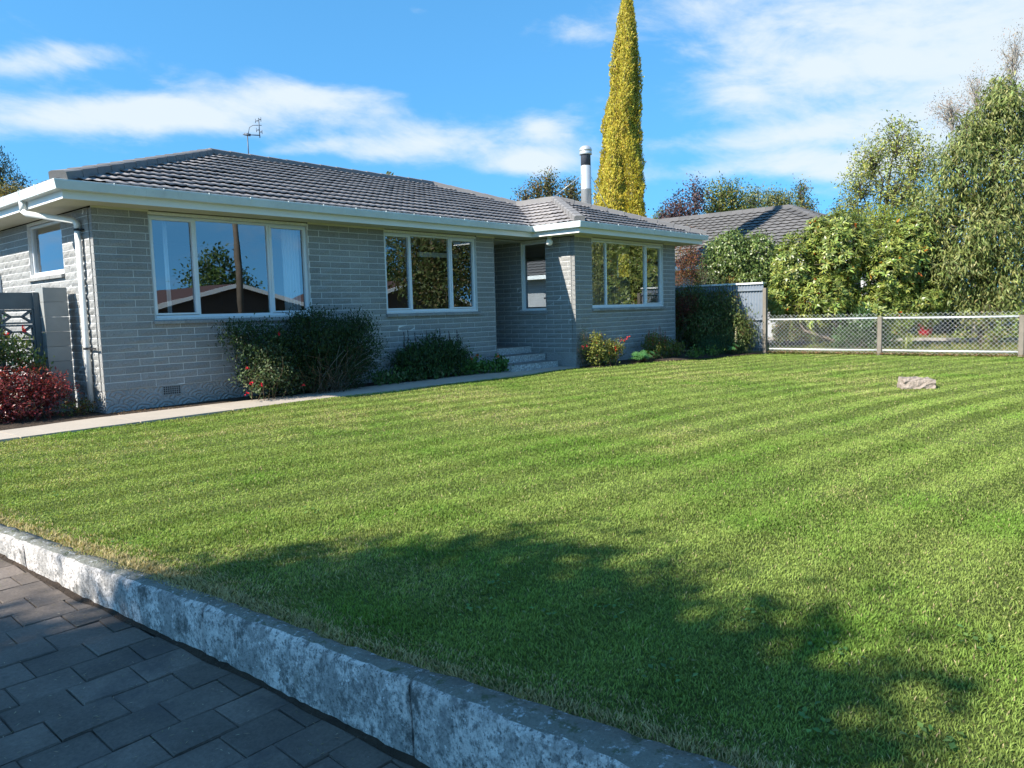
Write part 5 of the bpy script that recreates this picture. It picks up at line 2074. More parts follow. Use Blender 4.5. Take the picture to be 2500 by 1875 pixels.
plant('camellia', 'rounded dark camellia bush rising behind the corrugated fence', 'shrub', (16.5, -1.1, -0.06),
      blobs_px([(1785, 640, 72, 72), (1850, 640, 60, 68), (1750, 680, 55, 50), (1830, 690, 80, 45), (1880, 690, 45, 50)], 22.0, 0.8),
      3000, 9, 0.085, 0.048, [(0.13, 0.18, 0.045), (0.08, 0.12, 0.03), (0.19, 0.23, 0.07)], [3, 2, 1], trunk_r=0.05, sigma=0.09, shell=0.75, style='droop', twigs=120, leafm=M_GLOSSLEAF)
plant('photinia', 'narrow red tipped bush between the wing roof and the camellia', 'shrub', (15.3, 0.3, -0.06),
      blobs_px([(1668, 640, 26, 55), (1695, 660, 28, 50), (1690, 590, 14, 35), (1655, 690, 18, 30)], 21.3, 0.8),
      330, 10, 0.055, 0.02, [(0.22, 0.075, 0.04), (0.12, 0.06, 0.03), (0.20, 0.16, 0.04)], [3, 2, 1], trunk_r=0.02, stems=6, sigma=0.09, shell=0.35, style='up', twigs=120)
plant('tall_perennial', 'grey green plant peeping over the corrugated fence', 'shrub', (15.1, -0.2, -0.06),
      blobs_px([(1722, 690, 20, 45), (1745, 700, 25, 22)], 20.9, 0.8), 90, 9, 0.05, 0.016, [(0.08, 0.12, 0.06), (0.12, 0.15, 0.06)], [1, 1], trunk_r=0.01, stems=5, sigma=0.07, shell=0.3, style='up', twigs=40)
plant('orange_tipped_bush', 'small orange tipped bush spilling over the top of the corrugated fence', 'shrub', (14.8, -1.5, -0.06),
      blobs_px([(1775, 692, 16, 16), (1785, 700, 18, 12)], 20.0, 0.8), 40, 9, 0.055, 0.02, [(0.40, 0.20, 0.06), (0.22, 0.2, 0.06)], [1, 1], trunk_r=0.01, stems=3, sigma=0.05, shell=0.3, style='up', twigs=20)

# plants along the chain link
plant('climbing_rose', 'straggling rose bush at the end of the chain link fence', 'shrub', (14.62, -3.35, 0),
      blobs_px([(1900, 830, 20, 30), (1935, 810, 25, 22), (1890, 850, 18, 16), (1860, 835, 12, 12)], 19.35, 0.6), 70, 7, 0.055, 0.032, [(0.20, 0.23, 0.06), (0.13, 0.17, 0.05), (0.35, 0.2, 0.08)], [3, 2, 1],
      trunk_r=0.010, stems=5, bark=M_STEM, sigma=0.06, shell=0.2, twigs=60, twig_r=0.004, crownname='foliage', trunkname='stems')
plant('fence_weed', 'tall pale weed growing through the chain link near the corrugated fence', 'plant', (14.60, -4.15, 0),
      blobs_px([(1985, 830, 14, 26), (1995, 850, 18, 12)], 18.9, 0.6), 36, 7, 0.06, 0.02, [(0.20, 0.25, 0.06), (0.14, 0.18, 0.05)], [1, 1], trunk_r=0.005, stems=3, bark=M_STEM, sigma=0.05, shell=0.2, style='up', twigs=20, twig_r=0.003, crownname='foliage', trunkname='stems')
plant('sapling', 'young bushy sapling in front of the red tub behind the wire', 'plant', (14.75, -6.0, 0),
      blobs_px([(2215, 775, 28, 25), (2200, 800, 22, 18)], 18.5, 0.6), 55, 8, 0.065, 0.036, [(0.19, 0.23, 0.05), (0.12, 0.17, 0.04)], [1, 1], trunk_r=0.006, stems=3, bark=M_STEM, sigma=0.06, shell=0.2, twigs=40, twig_r=0.003, crownname='foliage', trunkname='stems')
plant('broad_weeds', 'pale broad leaved weeds against the wire left of the last post', 'plant', (14.68, -7.5, 0),
      blobs_px([(2400, 790, 22, 22), (2420, 825, 30, 18), (2350, 815, 22, 16), (2450, 815, 22, 22)], 18.0, 0.6), 90, 7, 0.07, 0.042, [(0.22, 0.26, 0.06), (0.15, 0.20, 0.05), (0.30, 0.23, 0.12)], [3, 2, 1], trunk_r=0.006, stems=8, bark=M_STEM, sigma=0.06, shell=0.2, twigs=60, twig_r=0.003, crownname='foliage', trunkname='stems')
plant('post_creeper', 'leafy creeper wrapped round the last fence post', 'plant', (14.55, -8.45, 0),
      blobs_px([(2485, 770, 25, 22), (2492, 810, 22, 22)], 17.6, 0.6), 70, 7, 0.07, 0.045, [(0.20, 0.25, 0.06), (0.13, 0.18, 0.05)], [1, 1], trunk_r=0.006, stems=4, bark=M_STEM, sigma=0.06, shell=0.3, twigs=40, twig_r=0.003, crownname='foliage', trunkname='stems')


def strappy(base, label, n=26):
    t = thing('flax_clump', label, 'plant', base)
    base = np.array(base, float)
    for k in range(n):
        a = rng.random()*6.28
        out = 0.18+0.22*rng.random()
        h = 0.25+0.28*rng.random()
        d = np.array([math.cos(a), math.sin(a), 0])
        s = np.array([-d[1], d[0], 0])*0.011
        pts = [base+d*0.02, base+d*out*0.35+np.array([0, 0, h*0.75]), base+d*out*0.75+np.array([0, 0, h]), base+d*out*1.15+np.array([0, 0, h*0.85])]
        V = []
        for i, p in enumerate(pts):
            w = s*(1, 1.05, .8, .1)[i]
            V += [p-w, p+np.array([0, 0, -0.004]), p+w]
        F = []
        for i in range(3):
            F += [(3*i, 3*i+1, 3*i+4, 3*i+3), (3*i+1, 3*i+2, 3*i+5, 3*i+4)]
        me = np_mesh('strap_leaf', V, F, M_LEAF, np.tile(palette(1, [(0.26, 0.31, 0.08)], [1]), (len(V), 1)))
        link(bpy.data.objects.new('strap_leaf', me), t)


strappy((14.62, -6.05, 0), 'pale strap leaved clump behind the wire beside the middle post')


def fence_litter():
    n = 1500
    y = -2.9-10.0*rng.random(n)
    x = 14.36+0.25*rng.standard_normal(n)*0.6
    a = rng.random(n)*6.28
    P = np.stack([x, y, 0.02+0.02*rng.random(n)], 1)
    D = np.stack([np.cos(a), np.sin(a), 0.5*rng.random(n)], 1)
    me = leaf_mesh('dry_leaves', P, D, np.tile([0, 0, 1.0], (n, 1))+0.5*rng.standard_normal((n, 3)), 0.04+0.04*rng.random(n), 0.024, palette(n, [(0.30, 0.17, 0.09), (0.20, 0.12, 0.06), (0.38, 0.28, 0.16), (0.15, 0.18, 0.05)], [3, 2, 1, 1]), M_LEAF, 0.2, 0.4)
    meshobj('dry_leaves', me, None, kind='stuff', label='dry brown fallen leaves along the foot of the chain link fence', category='fallen leaves')
    # rough grass behind the fence
    n = 26000
    x = 14.5+9.5*rng.random(n)**1.3
    y = -12+9.0*rng.random(n)
    k = ~((x > 19.0) & (x < 21.7))
    x, y = x[k], y[k]
    n = len(x)
    P = np.stack([x, y, ground_z(x, y)], 1)
    D = unit(np.stack([rng.normal(0, .4, n), rng.normal(0, .4, n), np.ones(n)], 1))
    me = leaf_mesh('rough_grass', P, D, rng.standard_normal((n, 3)), 0.10+0.14*rng.random(n), 0.018, palette(n, [(0.20, 0.22, 0.06), (0.12, 0.16, 0.04), (0.34, 0.27, 0.14)], [3, 2, 1.2]), M_GRASS, 0.3, 0.2)
    meshobj('rough_grass', me, None, kind='stuff', label='unmown grass of the next yard behind the wire', category='grass')


fence_litter()


# ---- neighbour's house
nb = thing('neighbour_house', 'house with a grey hipped tile roof behind the garden fence', 'house', (22.1, 1.0, 0))
NX0, NX1, NY0, NY1 = 22.1, 32.3, -3.6, 22.0
NO = 0.6
NS = 0.425
nzE = 2.62
APX = (NX0+NX1)/2
HWN = (NX1-NX0)/2+NO
n_ap1 = (APX, NY0-NO+HWN)
n_ap2 = (APX, NY1+NO-HWN)
mb = MB()
mb.box(NX0, NY0, -0.2, NX1, NY1, 2.5)
nw = mb.build('wall', M_NWALL, nb)
for (y0, y1) in ((0.2, 1.8), (4.5, 6.5), (-2.9, -1.5)):
    mb = MB()
    mb.box(NX0-0.03, y0, 0.95, NX0+0.02, y1, 2.2)
    wv = mb.build('window', M_WHITE, nb)
    mb = MB()
    mb.box(NX0-0.036, y0+0.07, 1.02, NX0-0.0305, (y0+y1)/2-0.03, 2.13)
    mb.box(NX0-0.036, (y0+y1)/2+0.03, 1.02, NX0-0.0305, y1-0.07, 2.13)
    mb.build('pane', M_CARGLASS, wv)
mb = MB()
for (a, b, c_, d) in ((NX0-NO-.1, NY0-NO-.1, NX0-NO, NY1+NO), (NX0-NO, NY0-NO-.1, NX1+NO, NY0-NO)):
    mb = MB()
    mb.box(a, b, 2.50, c_, d, 2.66)
    mb.build('gutter', M_WHITE, nb)
mb = MB()
mb.box(NX0-NO, NY0-NO, 2.50, NX1+NO, NY1+NO, 2.52)
mb.build('soffit', M_SOFFIT, nb)
NSL = [('w', [(NX0-NO, NY1+NO), (NX0-NO, NY0-NO), n_ap1, n_ap2], (1, 0), (NX0-NO, 0)),
       ('s', [(NX0-NO, NY0-NO), (NX1+NO, NY0-NO), n_ap1], (0, 1), (0, NY0-NO)),
       ('e', [(NX1+NO, NY0-NO), (NX1+NO, NY1+NO), n_ap2, n_ap1], (-1, 0), (NX1+NO, 0)),
       ('n', [(NX1+NO, NY1+NO), (NX0-NO, NY1+NO), n_ap2], (0, -1), (0, NY1+NO))]
mb = MB()
for nm, poly, nv, og in NSL:
    mb.add([(x, y, nzE+NS*((x-og[0])*nv[0]+(y-og[1])*nv[1])) for x, y in poly], [tuple(range(len(poly)))])
nroof = mb.build('roof', M_NTILE, nb)
lay_tiles(NSL[:2], NS, 0.33, 0.36, 1, 0.035, 0.075, 0.02, M_NTILE, nroof, nzE, {'w'}, 300, nper=5)
zN = nzE+NS*HWN
caps((n_ap1[0], n_ap1[1], zN), (n_ap2[0], n_ap2[1], zN), nroof, M_NTILE, 0.5, 0.13, 0.09)
caps((NX0-NO+.05, NY0-NO+.05, nzE+.03), (n_ap1[0], n_ap1[1], zN), nroof, M_NTILE, 0.5, 0.13, 0.09)
caps((NX1+NO-.05, NY0-NO+.05, nzE+.03), (n_ap1[0], n_ap1[1], zN), nroof, M_NTILE, 0.5, 0.13, 0.09)

# neighbour's drive with a pale edging
mb = MB()
mb.box(19.3, -30, -0.16, 21.38, 14.0, -0.025)
mb.build('neighbour_drive', M_ASPHALT, None, kind='structure')
kb = thing('drive_edging', 'pale concrete edging strip along the drive behind the wire fence', 'kerb', (21.45, -6, 0))
for k in range(12):
    mb = MB()
    mb.box(21.39, -20+k*2.0, -0.15, 21.53, -18.01+k*2.0, 0.06)
    mb.build('edging_block', M_CONC, kb)

# red tub and parked car
rt = MB()
c = at(2259, 800, 25.0)
c[2] = -0.06
rt.lathe(tuple(c), [(0.0, 0.0), (0.17, 0.0), (0.19, 0.02), (0.235, 0.46), (0.255, 0.47), (0.255, 0.50), (0.225, 0.50), (0.20, 0.10)], 22)
rtt = thing('red_tub', 'bright red plastic tub on the grass behind the wire fence', 'tub', tuple(c))
rt.build('tub_body', M_RED, rtt)
h_ = MB()
for sgn in (-1, 1):
    h_.tube([tuple(c+np.array([0.0+sgn*0.25, -0.07, 0.42])), tuple(c+np.array([sgn*0.30, -0.05, 0.44])), tuple(c+np.array([sgn*0.30, 0.05, 0.44])), tuple(c+np.array([sgn*0.25, 0.07, 0.42]))], 0.012, 6)
h_.build('tub_handles', M_RED, rtt)


def car(loc, rz, label):
    t = thing('parked_car', label, 'car', (0, 0, 0))
    half = 0.84
    side = [(-2.1, 0.30), (-2.15, 0.62), (-2.05, 0.86), (-1.55, 0.93), (-0.95, 1.36), (-0.55, 1.43), (0.45, 1.42), (0.75, 1.36), (1.20, 0.95), (1.85, 0.85), (2.12, 0.66), (2.12, 0.32)]
    V = []
    for s in (-1, 1):
        for x, z in side:
            tuck = 0.80 if z > 1.0 else (0.96 if z > 0.8 else 1.0)
            V.append((x, s*half*tuck, z))
    n = len(side)
    mb = MB()
    F = [(i, (i+1) % n, n+(i+1) % n, n+i) for i in range(n)]
    F += [(0, 11, 10, 9, 8, 3, 2, 1), (3, 8, 7, 6, 5, 4)]
    F += [tuple(n+i for i in f[::-1]) for f in F[-2:]]
    mb.add(V, F, False)
    mb.build('body', M_BLUECAR, t)
    g = MB()
    for s in (-1, 1):
        y = s*(half*0.84+0.035)
        y2 = s*(half*0.80+0.006)
        for (a, b, c2, d) in ((-1.25, -0.25, -0.20, -0.85), (-0.18, 0.98, 0.66, -0.15)):
            g.add([(a, s*half*0.955, 0.97), (b, s*half*0.955, 0.97), (c2, y2, 1.35), (d, y2, 1.35)], [(0, 1, 2, 3)])
    g.add([(1.19, -0.66, 0.985), (1.19, 0.66, 0.985), (0.79, 0.62, 1.35), (0.79, -0.62, 1.35)], [(0, 1, 2, 3)])
    g.add([(-1.51, -0.66, 0.985), (-1.51, 0.66, 0.985), (-0.99, 0.62, 1.35), (-0.99, -0.62, 1.35)], [(0, 1, 2, 3)])
    g.build('window', M_CARGLASS, t)
    for x in (-1.32, 1.32):
        for s in (-1, 1):
            w = MB()
            w.tube([(x, s*0.70, 0.31), (x, s*0.86, 0.31)], 0.31, 20)
            wo = w.build('wheel', M_TYRE, t)
            w = MB()
            w.tube([(x, s*0.855, 0.31), (x, s*0.875, 0.31)], 0.19, 14)
            w.build('rim', M_STEEL, wo)
    for s in (-1, 1):
        w = MB()
        w.box(2.06, s*0.72-0.14, 0.60, 2.13, s*0.72+0.14, 0.72)
        w.build('headlight', M_GLOBE, t)
    t.location = loc
    t.rotation_euler = (0, 0, rz)
    return t


cc_ = at(2468, 785, 29.0)
car((cc_[0], cc_[1], float(ground_z(cc_[0], cc_[1]))), R(70), 'dark blue car parked beyond the wire fence at the right edge')

# ---- trees
plant('weeping_cherry', 'large olive green tree with long drooping leaves at the right edge', 'tree', (18.7, -6.9, -0.06),
      blobs_px([(2450, 290, 75, 90), (2345, 420, 95, 95), (2455, 450, 110, 120), (2275, 540, 80, 80), (2390, 570, 120, 100), (2330, 660, 110, 80), (2450, 680, 100, 90), (2270, 650, 55, 60), (2400, 745, 100, 45), (2510, 560, 60, 120), (2440, 235, 45, 50), (2495, 300, 40, 90), (2380, 330, 60, 60)], 19.6, 0.75),
      3700, 10, 0.14, 0.038, OLIVE, [3, 3, 1], trunk_r=0.13, style='droop', sigma=0.12, shell=0.35, twigs=420, bark=M_BARK, twig_r=0.007)
plant('rowan_tree', 'open yellow green tree with thin foliage behind the rhododendron', 'tree', tuple(at(2150, 790, 31)*np.array([1, 1, 0])+np.array([0, 0, -0.06])),
      blobs_px([(2190, 335, 55, 50), (2130, 385, 60, 60), (2240, 395, 70, 65), (2095, 450, 55, 50), (2180, 465, 85, 65), (2085, 505, 45, 40), (2235, 490, 70, 60), (2140, 545, 85, 45)], 31, 0.85),
      1250, 9, 0.135, 0.050, [(0.29, 0.32, 0.08), (0.20, 0.24, 0.07), (0.38, 0.35, 0.08)], [3, 3, 1], trunk_r=0.13, style='random', sigma=0.16, shell=0.25, twigs=380, twig_r=0.011)
plant('golden_bush', 'bright yellow green bush glowing above the rhododendron top', 'shrub', tuple(at(2150, 790, 24)*np.array([1, 1, 0])+np.array([0, 0, -0.06])),
      blobs_px([(2150, 535, 60, 32), (2100, 555, 45, 25), (2200, 555, 45, 28)], 24, 0.8), 380, 8, 0.08, 0.034, [(0.26, 0.30, 0.05), (0.19, 0.24, 0.045)], [1, 1], trunk_r=0.05, sigma=0.1, shell=0.3, twigs=60)
plant('birch', 'thin birch with sparse pinkish autumn twigs above the cherry', 'tree', tuple(at(2380, 790, 27)*np.array([1, 1, 0])+np.array([0, 0, -0.06])),
      blobs_px([(2320, 262, 62, 34), (2385, 220, 40, 60), (2480, 120, 38, 70), (2465, 220, 50, 70), (2360, 300, 60, 40), (2400, 330, 50, 50)], 27, 0.85),
      620, 7, 0.06, 0.026, [(0.36, 0.24, 0.17), (0.24, 0.17, 0.12), (0.28, 0.25, 0.14)], [2, 2, 1], trunk_r=0.09, style='droop', sigma=0.15, shell=0.2, twigs=420, bark=M_PALEBARK, twig_r=0.006)
FAR = [
    ('plum_tree', 'dark purple leaved plum tree left of the far tree row', [(1640, 525, 36, 34), (1700, 480, 22, 45), (1680, 525, 35, 32), (1660, 480, 10, 18)], [(0.074, 0.045, 0.054), (0.121, 0.068, 0.068)], 300, 0.3),
    ('oak_tree', 'round brownish green oak, tallest of the far tree row', [(1755, 490, 45, 48), (1795, 490, 38, 48), (1740, 525, 32, 28), (1800, 530, 45, 25)], [(0.142, 0.173, 0.041), (0.216, 0.195, 0.054), (0.095, 0.135, 0.034)], 520, 0.4),
    ('willow_tree', 'grey green feathery tree between the oak and the olive tree', [(1838, 495, 28, 38), (1830, 530, 35, 25)], [(0.162, 0.188, 0.081), (0.216, 0.225, 0.108)], 260, 0.2),
    ('olive_tree', 'wide dusty olive tree behind the ridge of the grey roof', [(1880, 490, 30, 32), (1910, 500, 38, 30), (1930, 525, 32, 24), (1880, 525, 38, 20)], [(0.176, 0.188, 0.061), (0.230, 0.225, 0.081), (0.121, 0.150, 0.054)], 420, 0.3),
    ('alder_tree', 'small upright tree right of the grey roof peak', [(1955, 470, 16, 30), (1965, 505, 26, 28), (1985, 540, 28, 25), (2005, 565, 16, 20)], [(0.081, 0.128, 0.041), (0.176, 0.150, 0.054)], 260, 0.2),
    ('far_sapling', 'thin blue green sapling low in the gap beside the rowan', [(2045, 525, 22, 28), (2060, 555, 28, 22)], [(0.108, 0.150, 0.068), (0.149, 0.180, 0.081)], 130, 0.1),
    ('far_shrub_tip', 'sparse pale twigs just above the wing roof hip', [(1612, 530, 16, 18)], [(0.135, 0.180, 0.068)], 45, 0.1),
]
for i, (nm, lb, bl, cols, ncl, sh) in enumerate(FAR):
    d = 46+1.5*i
    uc = np.mean([b[0] for b in bl])
    base = at(uc, 800, d)
    base[2] = -0.06
    plant(nm, lb, 'tree', tuple(base), blobs_px(bl, d, 0.9), ncl, 9, 0.16, 0.085, cols, [1]*len(cols), trunk_r=0.16, sigma=0.22, shell=0.3, twigs=130, twig_r=0.012, clumptint=0.22)
BW = at(1340, 800, 36)
plant('ash_tree', 'brown green autumn tree showing above the wing ridge', 'tree', (BW[0], BW[1], -0.06),
      blobs_px([(1283, 480, 28, 26), (1312, 455, 16, 30), (1340, 455, 26, 46), (1365, 490, 30, 24), (1395, 465, 24, 34), (1330, 495, 40, 22), (1410, 490, 18, 22)], 36, 0.9), 420, 9, 0.13, 0.06,
      [(0.11, 0.11, 0.035), (0.075, 0.09, 0.03), (0.19, 0.115, 0.045)], [2, 2, 1.4], trunk_r=0.15, sigma=0.17, shell=0.2, twigs=260, twig_r=0.010, clumptint=0.25)
BT = at(945, 800, 26)
plant('fig_tree', 'tree tip with a few large pale leaves just above the main ridge', 'tree', (BT[0], BT[1], -0.06),
      blobs_px([(945, 428, 11, 10), (895, 446, 8, 6), (940, 470, 30, 25)], 26, 0.9), 50, 6, 0.14, 0.09, [(0.22, 0.20, 0.06), (0.13, 0.14, 0.05)], [1, 1], trunk_r=0.07, sigma=0.08, shell=0.2, twigs=20)
L1 = at(0, 830, 42)
plant('dark_conifer', 'dark blue green conifer tips behind the house at the left edge', 'tree', (L1[0], L1[1], -0.06),
      blobs_px([(2, 410, 22, 45), (-5, 455, 30, 30), (40, 455, 20, 35), (70, 490, 22, 28), (-40, 470, 40, 80), (20, 500, 40, 30)], 42, 0.9), 520, 10, 0.15, 0.05, [(0.022, 0.04, 0.035), (0.035, 0.06, 0.045)], [1, 1], trunk_r=0.18, style='up', sigma=0.20, shell=0.3, twigs=120, clumptint=0.25)
L2 = at(40, 830, 36)
plant('autumn_tree', 'yellow brown autumn tree below the conifer at the left edge', 'tree', (L2[0], L2[1], -0.06),
      blobs_px([(15, 470, 35, 22), (60, 480, 35, 16), (115, 458, 16, 8), (10, 500, 60, 30), (90, 495, 40, 22)], 36, 0.9), 360, 9, 0.13, 0.06, [(0.26, 0.20, 0.06), (0.16, 0.14, 0.05), (0.10, 0.10, 0.04)], [2, 2, 1], trunk_r=0.14, sigma=0.16, shell=0.3, twigs=120)


# ---- golden cypress
def cypress():
    T = 25.9
    prof = [(-28, 1532, 3), (-5, 1531, 8), (0, 1531, 10), (60, 1530, 19), (100, 1529, 23), (170, 1526, 29), (230, 1526, 32), (250, 1522, 35), (300, 1517, 38), (350, 1518, 41), (400, 1518, 46), (450, 1517, 50), (480, 1514, 53), (520, 1514, 54), (650, 1513, 55), (760, 1512, 50), (790, 1512, 30)]
    base = at(1512, 790, T)
    base[2] = -0.06
    t = thing('golden_cypress', 'tall narrow golden yellow cypress rising behind the roof', 'tree', tuple(base))
    mb = MB()
    mb.tube([base-(0, 0, 0.2), base+(0, 0, 2.0), base+(0, 0, 4.0)], [0.16, 0.12, 0.05], 10)
    mb.build('trunk', M_BARK, t)
    cs = np.array([at(u, v, T) for v, u, r in prof])
    rs = np.array([r*T/FPX for v, u, r in prof])
    zz = cs[:, 2][::-1]
    cx = cs[:, 0][::-1]
    cyy = cs[:, 1][::-1]
    rr = rs[::-1]
    lob = rng.random(16)*6.28

    def rad(th, z):
        r = np.interp(z, zz, rr)
        f = 0.0
        f = f+0.24*np.abs(np.sin(2.5*th+0.40*z+lob[0]))+0.10*np.sin(4*th-0.8*z+lob[1])+0.06*np.sin(7*th+1.7*z+lob[2])+0.05*np.sin(3.1*z+2*th+lob[3])+0.04*np.sin(7.3*z-3*th+lob[4])
        return r*(0.86+f*0.95)
    # core
    nz_, nt = 150, 46
    zs2 = np.linspace(zz[0]+0.05, zz[-1]-0.02, nz_)
    th = np.linspace(0, 2*math.pi, nt, endpoint=False)
    Zg, Tg = np.meshgrid(zs2, th, indexing='ij')
    Rg = rad(Tg, Zg)*0.90
    V = np.stack([np.interp(Zg, zz, cx)+Rg*np.cos(Tg), np.interp(Zg, zz, cyy)+Rg*np.sin(Tg), Zg], -1).reshape(-1, 3)
    i, j = np.meshgrid(np.arange(nz_-1), np.arange(nt), indexing='ij')
    a = (i*nt+j).ravel()
    b = (i*nt+(j+1) % nt).ravel()
    F = np.stack([a, b, b+nt, a+nt], 1)
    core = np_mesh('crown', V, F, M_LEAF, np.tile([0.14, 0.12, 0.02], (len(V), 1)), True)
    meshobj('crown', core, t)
    n = 90000
    z = zz[0]+(zz[-1]-zz[0])*(1-rng.random(n)**0.9*0.999)
    w = np.interp(z, zz, rr)
    k = rng.random(n) < (w/w.max())*0.9+0.1
    z = z[k]
    n = len(z)
    a = rng.random(n)*2*math.pi
    # tufts of upright sprays
    aw = a*0.6
    tuft = 0.6*vnoise(aw+9, z*0.5, 0.075, 31)+0.4*vnoise(aw+3, z*0.6, 0.032, 32)
    r = rad(a, z)*(0.84+0.10*rng.random(n)+0.24*tuft)
    P = np.stack([np.interp(z, zz, cx)+r*np.cos(a), np.interp(z, zz, cyy)+r*np.sin(a), z], 1)
    D = unit(np.stack([np.cos(a)*0.45, np.sin(a)*0.45, 0.95+0*a], 1)+0.35*rng.standard_normal((n, 3)))
    N = unit(np.stack([np.cos(a), np.sin(a), 0.2+0*a], 1)+0.4*rng.standard_normal((n, 3)))
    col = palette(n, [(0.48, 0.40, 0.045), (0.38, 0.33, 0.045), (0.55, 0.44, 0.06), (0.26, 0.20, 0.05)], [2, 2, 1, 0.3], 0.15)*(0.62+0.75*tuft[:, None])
    me = leaf_mesh('sprays', P, D, N, 0.085*(0.6+0.8*rng.random(n)), 0.035, col, M_LEAF, 0.2, 0.3)
    meshobj('sprays', me, t, kind='stuff')


cypress()

# hedge masses far behind the next yards close the view at the right
plant('tall_hedge', 'dark dense hedge closing the yard behind the cherry tree', 'hedge', (29.0, -7.0, -0.5),
      [((28.5+0.8*k, -3.5-2.2*k, 0.8), (1.3, 1.5, 1.5)) for k in range(7)], 1700, 11, 0.13, 0.06, DARKG, [1, 2, 1], trunk_r=0.06, stems=14, sigma=0.2, shell=0.6, twigs=60, clumptint=0.2)

# ------------------------------------------------------------------ the street side: shades the foreground and shows in the panes
plant('street_oak', 'broad dense tree beyond the drive that shades the near lawn', 'tree', (-10.3, -6.8, -0.3),
      [((-10.2, -6.6, 5.1), (1.7, 1.5, 1.3)), ((-9.2, -7.6, 4.6), (1.4, 1.2, 1.1)), ((-8.9, -7.3, 5.0), (1.3, 1.2, 1.0)), ((-8.4, -7.2, 4.8), (0.8, 0.55, 0.7)), ((-10.2, -8.3, 5.2), (1.1, 0.9, 0.85)),
       ((-8.5, -7.9, 5.0), (0.8, 0.7, 0.65)), ((-9.9, -5.5, 4.6), (1.1, 0.9, 0.9)), ((-8.6, -6.3, 4.9), (0.9, 0.8, 0.7)), ((-7.9, -6.7, 4.8), (0.8, 0.5, 0.55))],
      2600, 14, 0.14, 0.085, GREEN, [2, 1, 2], trunk_r=0.17, sigma=0.20, shell=0.1, twigs=260, clumptint=0.2)
plant('street_maple', 'rounded tree on the street side behind the viewpoint', 'tree', (-7.6, -11.6, -0.4),
      [((-7.20, -10.50, 4.6), (1.4, 1.0, 1.1)), ((-8.40, -10.10, 4.3), (1.2, 1.0, 1.0)), ((-6.60, -11.30, 5.2), (1.2, 1.0, 1.0)), ((-5.60, -11.90, 4.9), (0.9, 0.8, 0.8))],
      900, 14, 0.13, 0.075, GREEN, [2, 1, 2], trunk_r=0.14, sigma=0.2, shell=0.15, twigs=160, clumptint=0.2)

mb = MB()
mb.box(-120, -24.5, -0.9, 160, -17.5, -0.655)
mb.build('road', M_ASPHALT, None, kind='structure')
mb = MB()
mb.box(-120, -17.49, -0.9, 160, -16.2, -0.58)
mb.build('footpath', M_CONC, None, kind='structure')


def street_house(name, label, x0, x1, y0, y1, zb, eave, peak, wall, rtile):
    """gabled house, gable towards the street (+y)"""
    t = thing(name, label, 'house', ((x0+x1)/2, (y0+y1)/2, zb))
    mb = MB()
    xm = (x0+x1)/2
    mb.add([(x0, y1, zb), (x1, y1, zb), (x1, y1, eave), (xm, y1, peak), (x0, y1, eave), (x0, y0, zb), (x1, y0, zb), (x1, y0, eave), (xm, y0, peak), (x0, y0, eave)],
           [(0, 1, 2, 3, 4), (9, 8, 7, 6, 5), (1, 6, 7, 2), (0, 4, 9, 5)])
    mb.build('wall', wall, t)
    mb = MB()
    o = 0.6
    k = (peak-eave)/(xm-x0)
    for s in (-1, 1):
        xe = xm+s*((x1-x0)/2+o)
        ze = eave-k*o
        mb.add([(xe, y1+o, ze+.03), (xm, y1+o, peak+.03), (xm, y0-o, peak+.03), (xe, y0-o, ze+.03), (xe, y1+o, ze+.13), (xm, y1+o, peak+.13), (xm, y0-o, peak+.13), (xe, y0-o, ze+.13)],
               [(0, 1, 2, 3), (7, 6, 5, 4), (0, 4, 5, 1), (3, 2, 6, 7), (0, 3, 7, 4)])
    mb.build('roof', rtile, t)
    for s in (-1, 1):
        mb = MB()
        xe = xm+s*((x1-x0)/2+o)
        ze = eave-k*o
        mb.prism([(0, -0.12), (0.05, -0.12), (0.05, 0.15), (0, 0.15)], (xe, y1+o+.002, ze), (xm, y1+o+.002, peak), (0, 1, 0), (0, 0, 1))
        mb.build('barge_board', M_WHITE, t)
    for a in (0.18, 0.62):
        mb = MB()
        xa = x0+(x1-x0)*a
        mb.box(xa, y1-.02, zb+1.0, xa+2.2, y1+.03, zb+2.2)
        w = mb.build('window', M_WHITE, t)
        mb = MB()
        mb.box(xa+.08, y1+.031, zb+1.08, xa+1.06, y1+.036, zb+2.12)
        mb.box(xa+1.14, y1+.031, zb+1.08, xa+2.12, y1+.036, zb+2.12)
        mb.build('pane', M_CARGLASS, w)


street_house('brown_house', 'brown brick gabled house across the street', 15.5, 28.5, -46, -36, -0.7, 1.6, 3.3, M_BRWALL, M_RTILE)
street_house('red_roof_house', 'second gabled house across the street with a red brown roof', 31.5, 45, -48, -37, -0.7, 1.7, 3.8, M_BRWALL, M_RTILE)
pole = MB()
pole.tube([(13.4, -20.0, -0.8), (13.4, -20.0, 9.5)], [0.15, 0.10], 12)
pp = thing('power_pole', 'timber power pole with a crossarm across the street', 'pole', (13.4, -20.0, -0.65))
pole.build('pole', M_TIMBER, pp)
b = MB()
b.box(12.3, -20.16, 8.8, 14.5, -20.06, 8.92)
b.build('crossarm', M_TIMBER, pp)
for k in range(4):
    b = MB()
    x = 12.4+0.66*k
    pts = [(x, -20.1, 8.95)]+[(x+30*q, -20.1-2*q, 8.95-2.2*math.sin(math.pi*q*0.5)*(1-q*0.4)) for q in (0.25, 0.5, 0.75, 1.0)]
    b.tube(pts, 0.012, 4)
    b.tube([(x, -20.1, 8.95), (x-15, -20.0, 8.2), (x-32, -19.6, 8.9)], 0.012, 4)
    b.build('wire', M_DARK, pp)
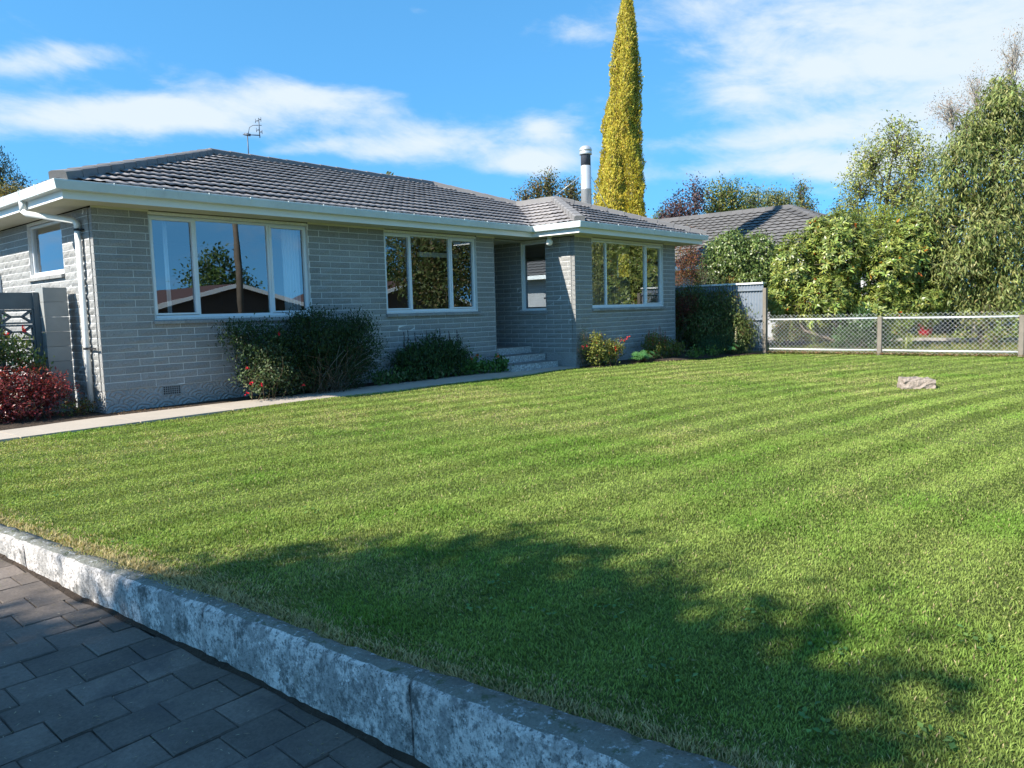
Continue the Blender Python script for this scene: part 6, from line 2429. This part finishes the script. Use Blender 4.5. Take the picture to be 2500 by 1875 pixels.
for (nm, lb, x, y, h, rx, cols) in [
        ('street_pine', 'tall dark tree behind the brown house across the street', 18.0, -54, 9.6, 4.0, DARKG),
        ('street_elm', 'broad dark tree left of the houses across the street', 8.5, -48, 8.0, 4.6, DARKG),
        ('street_poplar', 'dense tree between the houses across the street', 30.5, -54, 7.0, 3.0, GREEN),
        ('street_ash', 'spreading tree right of the far houses across the street', 46, -50, 6.5, 3.5, GREEN),
        ('verge_shrub', 'pampas like shrub on the verge across the street', 4.5, -30, 2.6, 2.0, OLIVE)]:
    plant(nm, lb, 'tree', (x, y, -0.7), [((x, y, h*0.55), (rx, rx*0.8, h*0.45)), ((x-rx*0.6, y+0.5, h*0.42), (rx*0.7, rx*0.7, h*0.33)), ((x+rx*0.6, y, h*0.4), (rx*0.7, rx*0.7, h*0.33)), ((x+0.2, y, h*0.8), (rx*0.45, rx*0.45, h*0.25))],
          420, 10, 0.35, 0.2, cols, [1, 1, 1], trunk_r=0.2, sigma=0.4, shell=0.4, twigs=40, clumptint=0.2)

plant('street_beech', 'big dark tree on the street corner beyond the right edge of the lawn', 'tree', (19.5, -14.0, -0.6),
      [((19.5, -14.0, 4.2), (2.8, 2.8, 2.6)), ((18.0, -12.6, 3.4), (1.8, 1.6, 1.8)), ((21.0, -15.5, 3.8), (2.2, 2.2, 2.2)), ((17.6, -11.6, 2.2), (1.2, 1.1, 1.6)), ((20.0, -14.5, 6.6), (1.8, 1.8, 1.4))],
      1500, 11, 0.16, 0.09, [(0.10, 0.13, 0.04), (0.07, 0.10, 0.03), (0.15, 0.12, 0.05)], [2, 2, 1], trunk_r=0.2, sigma=0.28, shell=0.4, twigs=120, clumptint=0.2)
plant('yard_shrub', 'yellow green shrub in front of the neighbouring house behind the wire', 'shrub', (20.6, -1.0, -0.06),
      blobs_px([(1985, 795, 45, 42), (2040, 785, 45, 45), (1945, 790, 25, 35), (2090, 790, 40, 40), (1915, 810, 30, 22)], 24.6, 0.6), 1500, 9, 0.09, 0.036, [(0.26, 0.25, 0.07), (0.16, 0.18, 0.05), (0.35, 0.24, 0.09)], [2, 2, 1], trunk_r=0.02, stems=10, sigma=0.1, shell=0.4, style='up', twigs=60)
plant('yard_laurel', 'dark laurel filling the gap under the rhododendron by the far wall', 'shrub', (21.3, -3.2, -0.06),
      blobs_px([(2120, 770, 80, 55), (2200, 765, 60, 60), (2080, 740, 60, 45), (2170, 800, 70, 30), (2250, 770, 40, 45)], 25.2, 0.5), 1100, 9, 0.10, 0.045, DARKG, [1, 2, 1], trunk_r=0.03, stems=10, sigma=0.12, shell=0.5, style='up', twigs=60, leafm=M_GLOSSLEAF)
